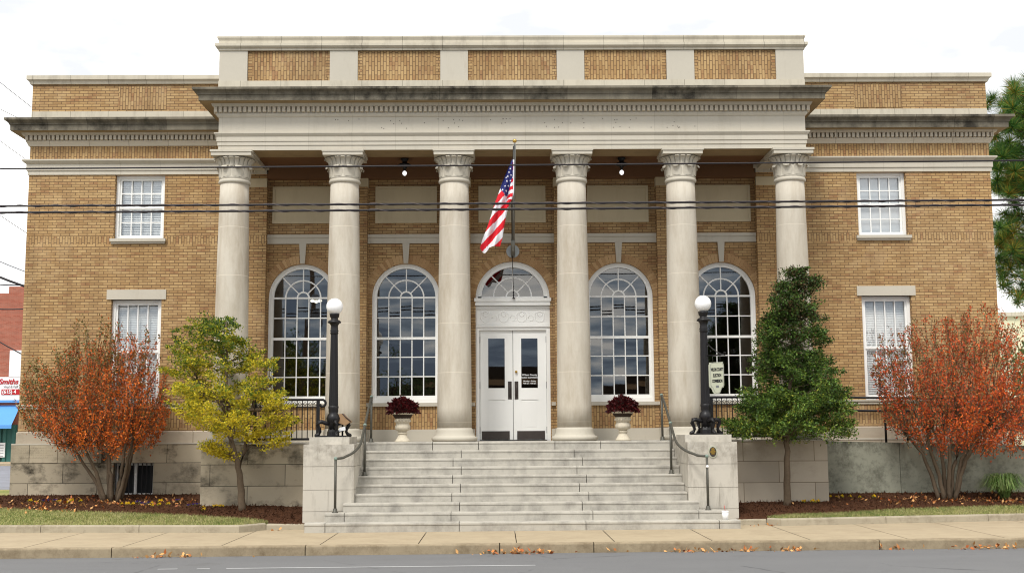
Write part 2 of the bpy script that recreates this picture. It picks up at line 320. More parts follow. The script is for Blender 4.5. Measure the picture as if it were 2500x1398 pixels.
# ------------------------------------------------------------------ mesh builder
def origin(o):
    v = Vector((0, 0, 0))
    while o is not None: v += o.location; o = o.parent
    return v
def link(name, data, parent=None):
    o = bpy.data.objects.new(name, data); COL.objects.link(o)
    if parent is not None: o.parent = parent
    return o
class MB:
    def __init__(s): s.v = []; s.f = []; s.m = []; s.smooth = []
    def add(s, verts, faces, m=0, sm=False):
        b = len(s.v); s.v += [tuple(map(float, q)) for q in verts]
        for f in faces: s.f.append([i+b for i in f]); s.m.append(m); s.smooth.append(sm)
        return s
    def box(s, x0, x1, y0, y1, z0, z1, m=0):
        if x0 > x1: x0, x1 = x1, x0
        if y0 > y1: y0, y1 = y1, y0
        if z0 > z1: z0, z1 = z1, z0
        return s.add([(x0,y0,z0),(x1,y0,z0),(x1,y1,z0),(x0,y1,z0),(x0,y0,z1),(x1,y0,z1),(x1,y1,z1),(x0,y1,z1)],
              [(0,3,2,1),(4,5,6,7),(0,1,5,4),(1,2,6,5),(2,3,7,6),(3,0,4,7)], m)
    def quad(s, a, b, c, d, m=0): return s.add([a, b, c, d], [(0,1,2,3)], m)
    def prism(s, poly, y0, y1, m=0):            # polygon in x-z, counter-clockwise seen from the front, extruded in y
        n = len(poly)
        vs = [(x, y0, z) for x, z in poly] + [(x, y1, z) for x, z in poly]
        fs = [tuple(range(n)), tuple(range(2*n-1, n-1, -1))] + [(i, i+n, (i+1) % n+n, (i+1) % n) for i in range(n)]
        return s.add(vs, fs, m)
    def lathe(s, cx, cy, prof, n=32, m=0, sm=True, flute=None):
        vs = []; fs = []
        for r, z in prof:
            for k in range(n):
                a = 2*PI*k/n; rr = r
                if flute and k % 2: rr = r*flute
                vs.append((cx+rr*math.cos(a), cy+rr*math.sin(a), z))
        for i in range(len(prof)-1):
            for k in range(n):
                fs.append((i*n+k, i*n+(k+1) % n, (i+1)*n+(k+1) % n, (i+1)*n+k))
        fs.append(tuple(range(n-1, -1, -1))); fs.append(tuple((len(prof)-1)*n+k for k in range(n)))
        return s.add(vs, fs, m, sm)
    def tube(s, path, rad, n=8, m=0, sm=True):
        P = [Vector(p) for p in path]; L = len(P)
        R = rad if isinstance(rad, (list, tuple)) else [rad]*L
        vs = []; up = Vector((0.13, 0.31, 0.94))
        for i, p in enumerate(P):
            d = (P[min(i+1, L-1)] - P[max(i-1, 0)])
            d = d.normalized() if d.length > 1e-9 else Vector((0, 0, 1))
            a = d.cross(up if abs(d.dot(up)) < .97 else Vector((1, 0, 0))).normalized(); b = d.cross(a)
            for k in range(n):
                t = 2*PI*k/n; vs.append(p + a*(R[i]*math.cos(t)) + b*(R[i]*math.sin(t)))
        fs = []
        for i in range(L-1):
            for k in range(n): fs.append((i*n+k, (i+1)*n+k, (i+1)*n+(k+1) % n, i*n+(k+1) % n))
        fs.append(tuple(range(n))); fs.append(tuple((L-1)*n+k for k in range(n-1, -1, -1)))
        return s.add(vs, fs, m, sm)
    def sphere(s, c, r, n=20, m=0, sz=1.0):
        k = n//2; prof = [(max(1e-4, r*math.sin(PI*i/k)), c[2]-r*sz*math.cos(PI*i/k)) for i in range(k+1)]
        return s.lathe(c[0], c[1], prof, n, m)
    def cornice(s, prof, x0, x1, yf, yb, m=0):   # profile (offset, z) swept round left side, front and right side with mitres
        vs = []; n = len(prof)
        for o, z in prof: vs += [(x0-o, yb, z), (x0-o, yf-o, z), (x1+o, yf-o, z), (x1+o, yb, z)]
        fs = []
        for i in range(n-1):
            for k in range(3): fs.append((i*4+k, i*4+k+1, (i+1)*4+k+1, (i+1)*4+k))
        return s.add(vs, fs, m)
    def build(s, name, mats, parent=None, fix=True):
        o0 = origin(parent) if parent is not None else Vector((0, 0, 0))
        me = bpy.data.meshes.new(name)
        me.from_pydata([(x-o0.x, y-o0.y, z-o0.z) for x, y, z in s.v], [], s.f)
        mats = mats if isinstance(mats, (list, tuple)) else [mats]
        for q in mats: me.materials.append(MAT[q])
        me.polygons.foreach_set('material_index', s.m); me.polygons.foreach_set('use_smooth', s.smooth)
        if fix:
            bm = bmesh.new(); bm.from_mesh(me); bmesh.ops.recalc_face_normals(bm, faces=bm.faces); bm.to_mesh(me); bm.free()
        me.update(); return link(name, me, parent)
def tag(o, label=None, cat=None, group=None, kind=None):
    for k, v in (('label', label), ('category', cat), ('group', group), ('kind', kind)):
        if v: o[k] = v
    return o
def thing(name, label, cat, loc, group=None):
    o = link(name, None); o.location = loc; o.empty_display_size = .3
    return tag(o, label, cat, group)
def copy_tree(o, parent=None):
    kids = list(o.children); c = o.copy(); COL.objects.link(c)
    if parent is not None: c.parent = parent
    for k in kids: copy_tree(k, c)
    return c
def text(name, body, size, mat, parent, loc, rot=(PI/2, 0, 0), depth=0.004, shear=0.0, xs=1.0, bold=0.0, align='CENTER'):
    cu = bpy.data.curves.new(name, 'FONT'); cu.body = body; cu.size = size; cu.align_x = align; cu.align_y = 'CENTER'
    cu.extrude = depth; cu.shear = shear; cu.offset = bold; cu.space_line = 1.0
    tmp = bpy.data.objects.new('tmp', cu); COL.objects.link(tmp)
    bpy.context.view_layer.update()
    me = bpy.data.meshes.new_from_object(tmp.evaluated_get(bpy.context.evaluated_depsgraph_get()))
    bpy.data.objects.remove(tmp); me.name = name
    me.materials.clear(); me.materials.append(MAT[mat])
    o = link(name, me, parent); o.location = Vector(loc) - origin(parent); o.rotation_euler = rot; o.scale = (xs, 1, 1)
    return o
def quads_mesh(name, V, mat, parent, k=4):
    """V: (n,k,3) array of loose faces -> one mesh"""
    o0 = origin(parent) if parent is not None else Vector((0, 0, 0))
    n = len(V); me = bpy.data.meshes.new(name)
    co = (V.reshape(-1, 3) - np.array(o0)[None]).astype(np.float32)
    me.vertices.add(n*k); me.vertices.foreach_set('co', co.ravel())
    me.loops.add(n*k); me.loops.foreach_set('vertex_index', np.arange(n*k, dtype=np.int32))
    me.polygons.add(n); me.polygons.foreach_set('loop_start', np.arange(0, n*k, k, dtype=np.int32)); me.polygons.foreach_set('loop_total', np.full(n, k, np.int32))
    me.materials.append(MAT[mat]); me.update(calc_edges=True); me.validate()
    return link(name, me, parent)
def unit(a): return a/np.maximum(1e-9, np.linalg.norm(a, axis=-1, keepdims=True))
def leaves(P, ln, wd, axis=None, spread=1.0, flat=None):
    """leaf-shaped quads at P; axis = preferred growth direction, flat = bias of the blade normal"""
    n = len(P); d = rng.normal(size=(n, 3))*spread
    if axis is not None: d = d*0.75 + axis
    d = unit(d); q = rng.normal(size=(n, 3))
    if flat is not None: q = np.cross(d, np.array(flat)[None] + q*0.6)
    s = unit(np.cross(d, q) if flat is None else q)
    L = ln*rng.uniform(.65, 1.3, (n, 1)); W = wd*rng.uniform(.7, 1.25, (n, 1))
    a = P; b = P + d*L*.45 + s*W*.5; c = P + d*L; e = P + d*L*.45 - s*W*.5
    return np.stack([a, b, c, e], 1)

# ================================================================== BUILDING
W, R, L = 1.8, 2.0, 1.77         # wing wall plane, porch wall plane, landing level
XW, XP = 11.74, 5.96             # wing half width, porch half width
BLD = thing('civic_building', 'two-storey tan brick civic building with six limestone columns across its porch', 'building', (0, W, 0.3))

def wall_grid(mb, x0, x1, z0, z1, holes, Y, thick, bands=(), reveal=True):
    """front wall sheet with rectangular holes; bands = z ranges laid as soldier bricks (material 1)"""
    xs = sorted({x0, x1, *[h[0] for h in holes], *[h[1] for h in holes]})
    zs = sorted({z0, z1, *[h[2] for h in holes], *[h[3] for h in holes], *[b for q in bands for b in q if z0 < b < z1]})
    for i in range(len(xs)-1):
        for j in range(len(zs)-1):
            cx, cz = (xs[i]+xs[i+1])/2, (zs[j]+zs[j+1])/2
            if any(h[0] < cx < h[1] and h[2] < cz < h[3] for h in holes): continue
            mi = 1 if any(b[0] < cz < b[1] for b in bands) else 0
            mb.quad((xs[i], Y, zs[j]), (xs[i+1], Y, zs[j]), (xs[i+1], Y, zs[j+1]), (xs[i], Y, zs[j+1]), mi)
    for a, b, c, d in holes:
        mb.quad((a, Y, c), (a, Y+thick, c), (a, Y+thick, d), (a, Y, d)); mb.quad((b, Y, c), (b, Y, d), (b, Y+thick, d), (b, Y+thick, c))
        mb.quad((a, Y, c), (b, Y, c), (b, Y+thick, c), (a, Y+thick, c)); mb.quad((a, Y, d), (a, Y+thick, d), (b, Y+thick, d), (b, Y, d))

WIN_X = (8.44, 9.64)
WU, WL = (6.66, 8.24), (2.69, 5.19)
for sgn in (-1, 1):
    mb = MB(); xa, xb = sorted((sgn*XP, sgn*XW)); hx = sorted((sgn*WIN_X[0], sgn*WIN_X[1]))
    wall_grid(mb, xa, xb, 2.05, 8.24, [(hx[0], hx[1], *WU), (hx[0], hx[1], *WL)], W, .3, [(6.53, 6.73), (2.12, 2.58)])
    wall_grid(mb, xa, xb, 8.6, 8.96, [], W, .3, [(8.6, 8.96)])
    # side walls, return into the porch
    mb.quad((sgn*XW, W, 1.77), (sgn*XW, 15, 1.77), (sgn*XW, 15, 9.9), (sgn*XW, W, 9.9))
    mb.quad((sgn*XP, W, 1.77), (sgn*XP, R+.3, 1.77), (sgn*XP, R+.3, 8.4), (sgn*XP, W, 8.4))
    mb.build('wing_wall', ['brick', 'brick_soldier'], BLD, fix=False)
    # parapet
    mb = MB(); mb.box(xa, xb, W, W+.35, 9.82, 10.5)
    p0, p1 = sorted((sgn*8.46, sgn*9.63))
    o = mb.build('parapet', 'brick', BLD)
    MB().box(p0, p1, W-.012, W+.02, 9.86, 10.44).build('brick_panel', 'brick_soldier', o)
    MB().box(xa, xb, W-.02, W+.36, 9.55, 9.82).build('parapet_base', 'limestone_coping', o)
    ca, cb = (xa, xb)
    mb = MB(); prof = [(.0, 10.5), (.05, 10.5), (.07, 10.56), (.12, 10.6), (.12, 10.7), (-.3, 10.74)]
    if sgn < 0: mb.cornice(prof, xa, xb, W, W+.5)
    else: mb.cornice(prof, xa, xb, W, W+.5)
    mb.build('coping', 'limestone_coping', o)
    # string band under the frieze
    mb = MB(); mb.cornice([(0, 8.24), (.03, 8.24), (.03, 8.34), (.055, 8.345), (.055, 8.5), (.075, 8.51), (.14, 8.57), (.14, 8.605), (-.1, 8.62)], xa, xb, W, W+2.5)
    mb.build('band_course', 'limestone', BLD)
    # bed mould + corona + cyma
    c = MB(); c.cornice([(0, 8.95), (.03, 8.95), (.05, 9.0), (.08, 9.05), (.08, 9.08)], xa, xb, W, W+4, 0)
    c.cornice([(.03, 9.07), (.03, 9.2), (.15, 9.2), (.17, 9.26)], xa, xb, W, W+4, 0)
    bed = c.build('bed_mould', 'limestone_cornice_bed', BLD)
    d = MB(); n = int((xb-xa+.2)/.106)
    for k in range(n):
        x = xa-.1 + (xb-xa+.2)*(k+.5)/n
        d.box(x-.033, x+.033, W-.14, W-.02, 9.085, 9.195)
    for k in range(14):
        y = W + .1 + k*.106
        d.box(sgn*XW - sgn*.02, sgn*XW + sgn*.14, y-.033, y+.033, 9.085, 9.195)
    tag(d.build('dentil_course', 'limestone_cornice_bed', bed), kind='stuff')
    c = MB(); c.cornice([(.1, 9.262), (.36, 9.262), (.365, 9.40), (.39, 9.405), (.39, 9.43), (.42, 9.46), (.48, 9.5), (.48, 9.555), (-.05, 9.6)], xa, xb, W, W+4, 0)
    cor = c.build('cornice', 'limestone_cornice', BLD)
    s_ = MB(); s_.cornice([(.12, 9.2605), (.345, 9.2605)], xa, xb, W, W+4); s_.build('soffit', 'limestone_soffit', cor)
    # base course, sill course
    mb = MB(); mb.cornice([(.03, 1.76), (.03, 2.03), (0, 2.055)], xa, xb, W, W+3); mb.build('base_course', 'foundation_clean', BLD)
    mb = MB(); mb.cornice([(0, 2.585), (.03, 2.585), (.03, 2.64), (.055, 2.65), (.055, 2.688), (0, 2.69)], xa, xb, W, W+3); mb.build('sill_course', 'limestone', BLD)
    # foundation
    mb = MB(); fa, fb = sorted((sgn*6.6, sgn*(XW+.1)))
    if sgn < 0:
        bx = (-9.43, -8.49); bz = (.5, 1.31)
        wall_grid(mb, fa, fb, -.2, 1.77, [(*bx, *bz)], W-.1, .25)
    else: wall_grid(mb, fa, fb, -.2, 1.77, [], W-.1, .25)
    mb.quad((sgn*(XW+.1), W-.1, -.2), (sgn*(XW+.1), 15, -.2), (sgn*(XW+.1), 15, 1.77), (sgn*(XW+.1), W-.1, 1.77))
    mb.quad((fa, W-.1, 1.77), (fb, W-.1, 1.77), (fb, 15, 1.77), (fa, 15, 1.77))
    mb.build('foundation', 'foundation_stained' if sgn < 0 else 'foundation_clean', BLD, fix=False)
    MB().box(fa, fb, W-.115, W+.1, 1.745, 1.778).build('foundation_ledge', 'limestone_plain', BLD)
# carved cornerstone on the left foundation: weathered lettering, unreadable in the photo, so only a rough face
cs = MB(); cs.box(-11.84, -10.75, W-.112, W-.09, 1.325, 1.74)
for r_ in range(5):
    x = -11.62
    while x < -11.0 + .12*(r_ % 2):
        w = random.uniform(.02, .05); cs.box(x, x+w, W-.117, W-.11, 1.665-r_*.055, 1.69-r_*.055); x += w+random.uniform(.012, .03)
cs.build('cornerstone', 'foundation_stained', BLD)
# barred basement window
bw = MB(); x0, x1, z0, z1 = -9.43, -8.49, .5, 1.31; y = W+.06
for a, b in ((x0, x0+.07), (x1-.05, x1), (-8.98, -8.9)): bw.box(a, b, y, y+.06, z0, z1)
bw.box(x0, x1, y+.002, y+.058, z1-.06, z1); bw.box(x0, x1, y+.002, y+.058, z0, z0+.1)
bwo = bw.build('basement_window', 'paint_white', BLD)
MB().quad((x0, y+.04, z0), (x1, y+.04, z0), (x1, y+.04, z1), (x0, y+.04, z1)).build('pane', 'pane_dark', bwo)  # opaque near-black sheet as the pane
MB().box(x0-.05, x1+.05, y+.3, y+.34, z0-.05, z1+.05).build('backing', 'dark_roof', bwo)
for k in range(9):
    x = x0+.06 + k*(x1-x0-.12)/8
    MB().box(x-.011, x+.011, W-.085, W-.063, z0, z1-.005).build('bar', 'iron_black', bwo)

# ---- sash windows in the wings
def sash_window(x0, x1, z0, z1, rows, shade, lintel, left):
    f = MB(); y = W+.11
    f.box(x0, x0+.075, y, y+.1, z0, z1); f.box(x1-.075, x1, y, y+.1, z0, z1); f.box(x0+.075, x1-.075, y+.003, y+.1, z1-.07, z1); f.box(x0+.075, x1-.075, y+.003, y+.1, z0, z0+.06)
    a, b, c, d = x0+.075, x1-.075, z0+.06, z1-.07; mid = (c+d)/2
    def sash(c, d, yy):
        f.box(a, a+.045, yy, yy+.04, c, d); f.box(b-.045, b, yy, yy+.04, c, d)
        f.box(a+.045, b-.045, yy+.002, yy+.04, d-.05, d); f.box(a+.045, b-.045, yy+.002, yy+.04, c, c+.05)
        for k in range(1, 4):
            x = a+.045 + (b-a-.09)*k/4; f.box(x-.012, x+.012, yy+.006, yy+.03, c+.05, d-.05)
        for k in range(1, rows):
            z = c+.05 + (d-c-.1)*k/rows; f.box(a+.045, b-.045, yy+.008, yy+.028, z-.012, z+.012)
    sash(mid-.02, d, y+.03); sash(c, mid+.02, y+.055)
    wo = f.build('sash_window', 'paint_white', BLD)
    MB().quad((a, y+.088, c), (b, y+.088, c), (b, y+.088, d), (a, y+.088, d)).build('pane', 'window_glass', wo)
    bl = MB()
    if shade:
        bl.box(a, b, y+.15, y+.155, c, d); bl.build('roller_shade', 'shade_grey', wo)
    else:
        n = int((d-c)/.042)
        for k in range(n):
            z = c + (d-c)*(k+.5)/n; bl.add([(a, y+.14, z-.024), (b, y+.14, z-.024), (b, y+.165, z+.018), (a, y+.165, z+.018)], [(0, 1, 2, 3)])
        bl.build('blind', 'blind_white', wo)
        MB().box(a-.05, b+.05, y+.32, y+.33, c, d).build('curtain', 'shade_grey', wo)
    if lintel:
        MB().box(x0-.11, x1+.11, W-.03, W+.12, z1, z1+.235).build('lintel', 'limestone_plain', wo)
        MB().box(x0, x1, W-.02, W+.12, z0-.03, z0).build('sill', 'limestone_plain', wo)
    else:
        s = MB(); s.box(x0-.07, x1+.07, W-.09, W+.12, z0-.07, z0); s.box(x0-.05, x1+.05, W-.05, W, z0-.12, z0-.07); s.build('sill', 'limestone_plain', wo)
for sgn in (-1, 1):
    a, b = sorted((sgn*WIN_X[0], sgn*WIN_X[1]))
    sash_window(a, b, WU[0], WU[1], 2, sgn > 0, False, sgn < 0)
    sash_window(a, b, WL[0], WL[1], 1, False, True, sgn < 0)

# ---- porch wall with arched openings
BAYS = (-5.1, -2.59, 0.0, 2.59, 5.1)
def arch_pts(c, r, zs, n=28): return [(c + r*math.cos(PI*k/n), zs + r*math.sin(PI*k/n)) for k in range(n+1)]   # right to left
pw = MB(); ZT = 8.13
edges = [-XP]; TH = .34
for c in BAYS:
    hw, zs, zb = (.82, 5.24, 2.68) if c else (.9, 5.2, 1.77)
    x0 = -XP if c == BAYS[0] else (c + BAYS[BAYS.index(c)-1])/2
    x1 = XP if c == BAYS[-1] else (c + BAYS[BAYS.index(c)+1])/2
    lo = 1.77
    pw.quad((x0, R, lo), (c-hw, R, lo), (c-hw, R, ZT), (x0, R, ZT)); pw.quad((c+hw, R, lo), (x1, R, lo), (x1, R, ZT), (c+hw, R, ZT))
    if c: pw.quad((c-hw, R, lo), (c+hw, R, lo), (c+hw, R, zb), (c-hw, R, zb), 1)
    ap = arch_pts(c, hw, zs)
    for (xa, za), (xb, zb2) in zip(ap[:-1], ap[1:]):
        pw.quad((xb, R, zb2), (xa, R, za), (xa, R, ZT), (xb, R, ZT))
        pw.quad((xa, R, za), (xb, R, zb2), (xb, R+TH, zb2), (xa, R+TH, za))
    for x in (c-hw, c+hw): pw.quad((x, R, zb), (x, R+TH, zb), (x, R+TH, zs), (x, R, zs))
    pw.quad((c-hw, R, zb), (c+hw, R, zb), (c+hw, R+TH, zb), (c-hw, R+TH, zb))
porch_wall = pw.build('porch_wall', ['brick', 'brick_soldier'], BLD, fix=False)
for x in (-3.84, -1.34, 1.34, 3.84):
    w = .32
    p = MB().box(x-w, x+w, W, R, 2.06, 7.92).build('pilaster', 'brick', BLD)
    MB().box(x-w-.015, x+w+.015, W-.015, R, 7.92, 8.13).build('capital', 'limestone_panel', p)
    MB().box(x-w-.02, x+w+.02, W-.02, R, 1.77, 2.06).build('base', 'limestone_plain', p)
for sgn in (-1, 1):
    a, b = sorted((sgn*5.96, sgn*6.6)); MB().box(a, b, W-.015, W+.05, 7.92, 8.13).build('pilaster_cap', 'limestone_panel', BLD)
# stone base between pilasters, sills, string course, keystones, panels
for c in BAYS:
    i = BAYS.index(c)
    x0 = [-5.96, -3.52, -1.02, 1.66, 4.16][i]; x1 = [-4.16, -1.66, 1.02, 3.52, 5.96][i]
    if c:
        MB().box(x0, x1, R-.03, R+.05, 1.77, 2.05).build('base_course', 'limestone_plain', porch_wall)
        s = MB(); s.box(x0, x1, R-.06, R+.12, 2.6, 2.685); s.build('sill_course', 'limestone_plain', porch_wall)
    else:
        for a, b in ((x0, -.92), (.92, x1)):
            MB().box(a, b, R-.03, R+.02, 1.77, 2.05).build('base_course', 'limestone_plain', porch_wall)
            MB().box(a, b, R-.05, R+.02, 2.6, 2.685).build('sill_course', 'limestone_plain', porch_wall)
    s = MB(); s.box(x0, x1, R-.04, R+.03, 6.55, 6.69); s.box(x0, x1, R-.065, R+.03, 6.69, 6.77); s.build('string_course', 'limestone_plain', porch_wall)
    if c: MB().prism([(c-.055, 6.06), (c+.055, 6.06), (c+.085, 6.55), (c-.085, 6.55)], R-.05, R+.05).build('keystone', 'limestone_plain', porch_wall)
    hw = .82 if c == 0 else .75; s = MB()
    s.box(c-hw, c+hw, R-.03, R+.03, 7.05, 7.96)
    for a, b, e, f in ((c-hw, c+hw, 7.9, 7.96), (c-hw, c+hw, 7.05, 7.13), (c-hw, c-hw+.06, 7.13, 7.9), (c+hw-.06, c+hw, 7.13, 7.9)): s.box(a, b, R-.05, R-.028, e, f)
    s.build('stone_panel', 'limestone_panel', porch_wall)
    # rowlock ring over the arch: single tapered bricks standing a few millimetres proud
    r0, zs = (.822, 5.24) if c else (.902, 5.2); ring = MB(); n = 36
    for k in range(n):
        a0, a1 = PI*(k+.07)/n, PI*(k+.93)/n
        q = [(c+r*math.cos(a), zs+r*math.sin(a)) for r, a in ((r0, a0), (r0+.2, a0), (r0+.2, a1), (r0, a1))]
        ring.prism(q, R-.006, R+.01)
    ring.build('arch_ring', 'brick_single', porch_wall)

def bar_arc(mb, c, r, zs, w, y0, y1, n=20, a0=0, a1=PI):
    for k in range(n):
        p, q = a0+(a1-a0)*k/n, a0+(a1-a0)*(k+1)/n
        mb.prism([(c+(r-w)*math.cos(p), zs+(r-w)*math.sin(p)), (c+(r+w)*math.cos(p), zs+(r+w)*math.sin(p)), (c+(r+w)*math.cos(q), zs+(r+w)*math.sin(q)), (c+(r-w)*math.cos(q), zs+(r-w)*math.sin(q))], y0, y1)
def fan(mb, c, zs, ro, y0, y1, pw_):
    bar_arc(mb, c, pw_*.5, zs, .018, y0, y1, 12); bar_arc(mb, c, pw_*1.5, zs, .016, y0+.001, y1-.001, 20)
    for a in (PI/4, PI/2, 3*PI/4):
        ca, sa = math.cos(a), math.sin(a); w = .013; r0, r1 = pw_*.5+.01, ro
        mb.prism([(c+r0*ca+w*sa, zs+r0*sa-w*ca), (c+r1*ca+w*sa, zs+r1*sa-w*ca), (c+r1*ca-w*sa, zs+r1*sa+w*ca), (c+r0*ca-w*sa, zs+r0*sa+w*ca)], y0+.003, y1-.003)
YF = R+.1
for c in BAYS:
    if not c: continue
    f = MB(); zs = 5.24
    for s in (-1, 1):
        f.box(c+s*.82, c+s*.765, YF-.02, YF+.14, 2.685, zs); f.box(c+s*.765, c+s*.71, YF+.01, YF+.1, 2.685, zs)
    bar_arc(f, c, .7925, zs, .0275, YF-.02, YF+.14, 30); bar_arc(f, c, .7375, zs, .0275, YF+.01, YF+.1, 30)
    f.box(c-.765, c+.765, YF-.01, YF+.12, 2.685, 2.78); f.box(c-.71, c+.71, YF+.03, YF+.09, 2.78, 2.86)
    pw_ = 1.42/5
    for k in range(1, 5): f.box(c-.71+pw_*k-.0125, c-.71+pw_*k+.0125, YF+.04, YF+.08, 2.86, zs)
    for z in (3.32, 3.79, 4.75): f.box(c-.71, c+.71, YF+.043, YF+.077, z-.0125, z+.0125)
    f.box(c-.71, c+.71, YF+.02, YF+.09, 4.215, 4.275); f.box(c-.71, c+.71, YF+.038, YF+.082, zs-.02, zs+.02)
    fan(f, c, zs, .715, YF+.04, YF+.08, pw_)
    wo = f.build('arched_window', 'paint_white', BLD)
    g = MB(); ap = arch_pts(c, .72, zs)
    g.add([(x, YF+.06, z) for x, z in ap], [tuple(range(len(ap)))])
    zz = (2.84, 3.32, 3.79, 4.245, 4.75, 5.24)
    for k in range(5):
        for j in range(5):
            a_, b_ = c-.71+pw_*k, c-.71+pw_*(k+1); g.add([(a_, YF+.06, zz[j]), (b_, YF+.06, zz[j]), (b_, YF+.06, zz[j+1]), (a_, YF+.06, zz[j+1])], [(0, 1, 2, 3)])
    g.build('pane', 'window_glass', wo)
# ---- entrance: fanlight, transom, carved frieze, double doors
f = MB(); zs = 5.2; y = R+.1
bar_arc(f, 0, .875, zs, .03, y-.03, y+.14, 30); bar_arc(f, 0, .805, zs, .045, y, y+.1, 30)
f.box(-.9, .9, y, y+.1, zs, zs+.05)
fan(f, 0, zs+.05, .74, y+.04, y+.08, 1.54/5)
fl = f.build('fanlight', 'paint_white', BLD)
ap = arch_pts(0, .78, zs); MB().add([(x, y+.06, z) for x, z in ap], [tuple(range(len(ap)))]).build('pane', 'window_glass', fl)
d = MB()
d.box(-.93, .93, R-.03, R+.2, 5.12, 5.2); d.box(-.9, .9, R+.0, R+.2, 5.08, 5.12); d.box(-.91, .91, R-.015, R+.2, 5.02, 5.08)
d.box(-.9, .9, y-.03, y+.12, 4.5, 5.02)
d.box(-.9, .9, y-.06, y, 4.96, 5.0); d.box(-.9, .9, y-.06, y, 4.5, 4.54)
for k in range(46): d.box(-.88+k*.0385, -.862+k*.0385, y-.055, y, 4.925, 4.955); d.box(-.88+k*.0385, -.862+k*.0385, y-.045, y, 4.56, 4.58)
for s in (-1, 1): d.box(s*.9, s*.81, y-.03, y+.12, 1.77, 4.5)
d.box(-.81, .81, y-.028, y+.12, 4.43, 4.5)
for k in range(4):
    cx = -.66+k*.44
    d.tube([(cx+.12*math.cos(a), y-.03, 4.76+.14*math.sin(a)) for a in np.linspace(.9, -PI-.9, 18)], .011, 6)
    d.tube([(cx+.055*math.cos(a), y-.03, 4.82+.06*math.sin(a)) for a in np.linspace(0, 2*PI, 13)], .012, 6)
    if k < 3: d.tube([(cx+.22+.06*math.cos(a), y-.03, 4.72+.075*math.sin(a)) for a in np.linspace(PI, -PI*.6, 12)], .011, 6)
d.build('door_surround', 'paint_white', BLD)
for s in (-1, 1):
    q = MB(); yy = y+.03
    gx0, gx1, gz0, gz1 = .2, .6, 3.03, 4.23
    X = lambda a, b: (min(s*a, s*b), max(s*a, s*b))
    def bx(a, b, z0, z1, y0=yy, y1=yy+.05): q.box(*X(a, b), y0, y1, z0, z1)
    bx(.006, gx0, 1.79, 4.43); bx(gx1, .805, 1.79, 4.43); bx(gx0, gx1, gz1, 4.43); bx(gx0, gx1, 2.75, gz0); bx(gx0, gx1, 1.79, 2.05); bx(gx0, gx1, 2.05, 2.75, yy+.016, yy+.05)
    bx(gx0+.04, gx1-.04, 2.09, 2.71, yy+.008, yy+.03)
    do = q.build('door', 'paint_white', BLD)
    MB().quad((s*gx0, yy+.03, gz0), (s*gx1, yy+.03, gz0), (s*gx1, yy+.03, gz1), (s*gx0, yy+.03, gz1)).build('pane', 'window_glass', do)
    MB().box(*X(.09, .76), yy-.012, yy-.001, 1.8, 2.0).build('kick_plate', 'kick_bronze', do)
    h = MB(); h.box(*X(.035, .125), yy-.01, yy-.001, 2.76, 3.19); h.tube([(s*.08, yy-.01, 2.83), (s*.08, yy-.06, 2.87), (s*.08, yy-.06, 3.08), (s*.08, yy-.01, 3.12)], .014, 8); h.build('handle', 'kick_bronze', do)
    for z in (2.02, 3.1, 4.2): MB().box(*X(.8, .818), yy-.02, yy-.003, z-.08, z+.08).build('hinge', 'iron_black', do)
    if s > 0:
        MB().sphere((.075, yy-.03, 3.42), .032, 14).build('knob', 'brass', do)
        for k, (b, sz) in enumerate((('Wilson County', .058), ('Election Commission', .05), ('Monday - Friday', .046), ('8:00 am - 4:00 pm', .043))):
            text('lettering', b, sz, 'letter_white', do, (.4, yy+.026, 3.345-[0, .062, .15, .205][k]), depth=.001, bold=.0012)

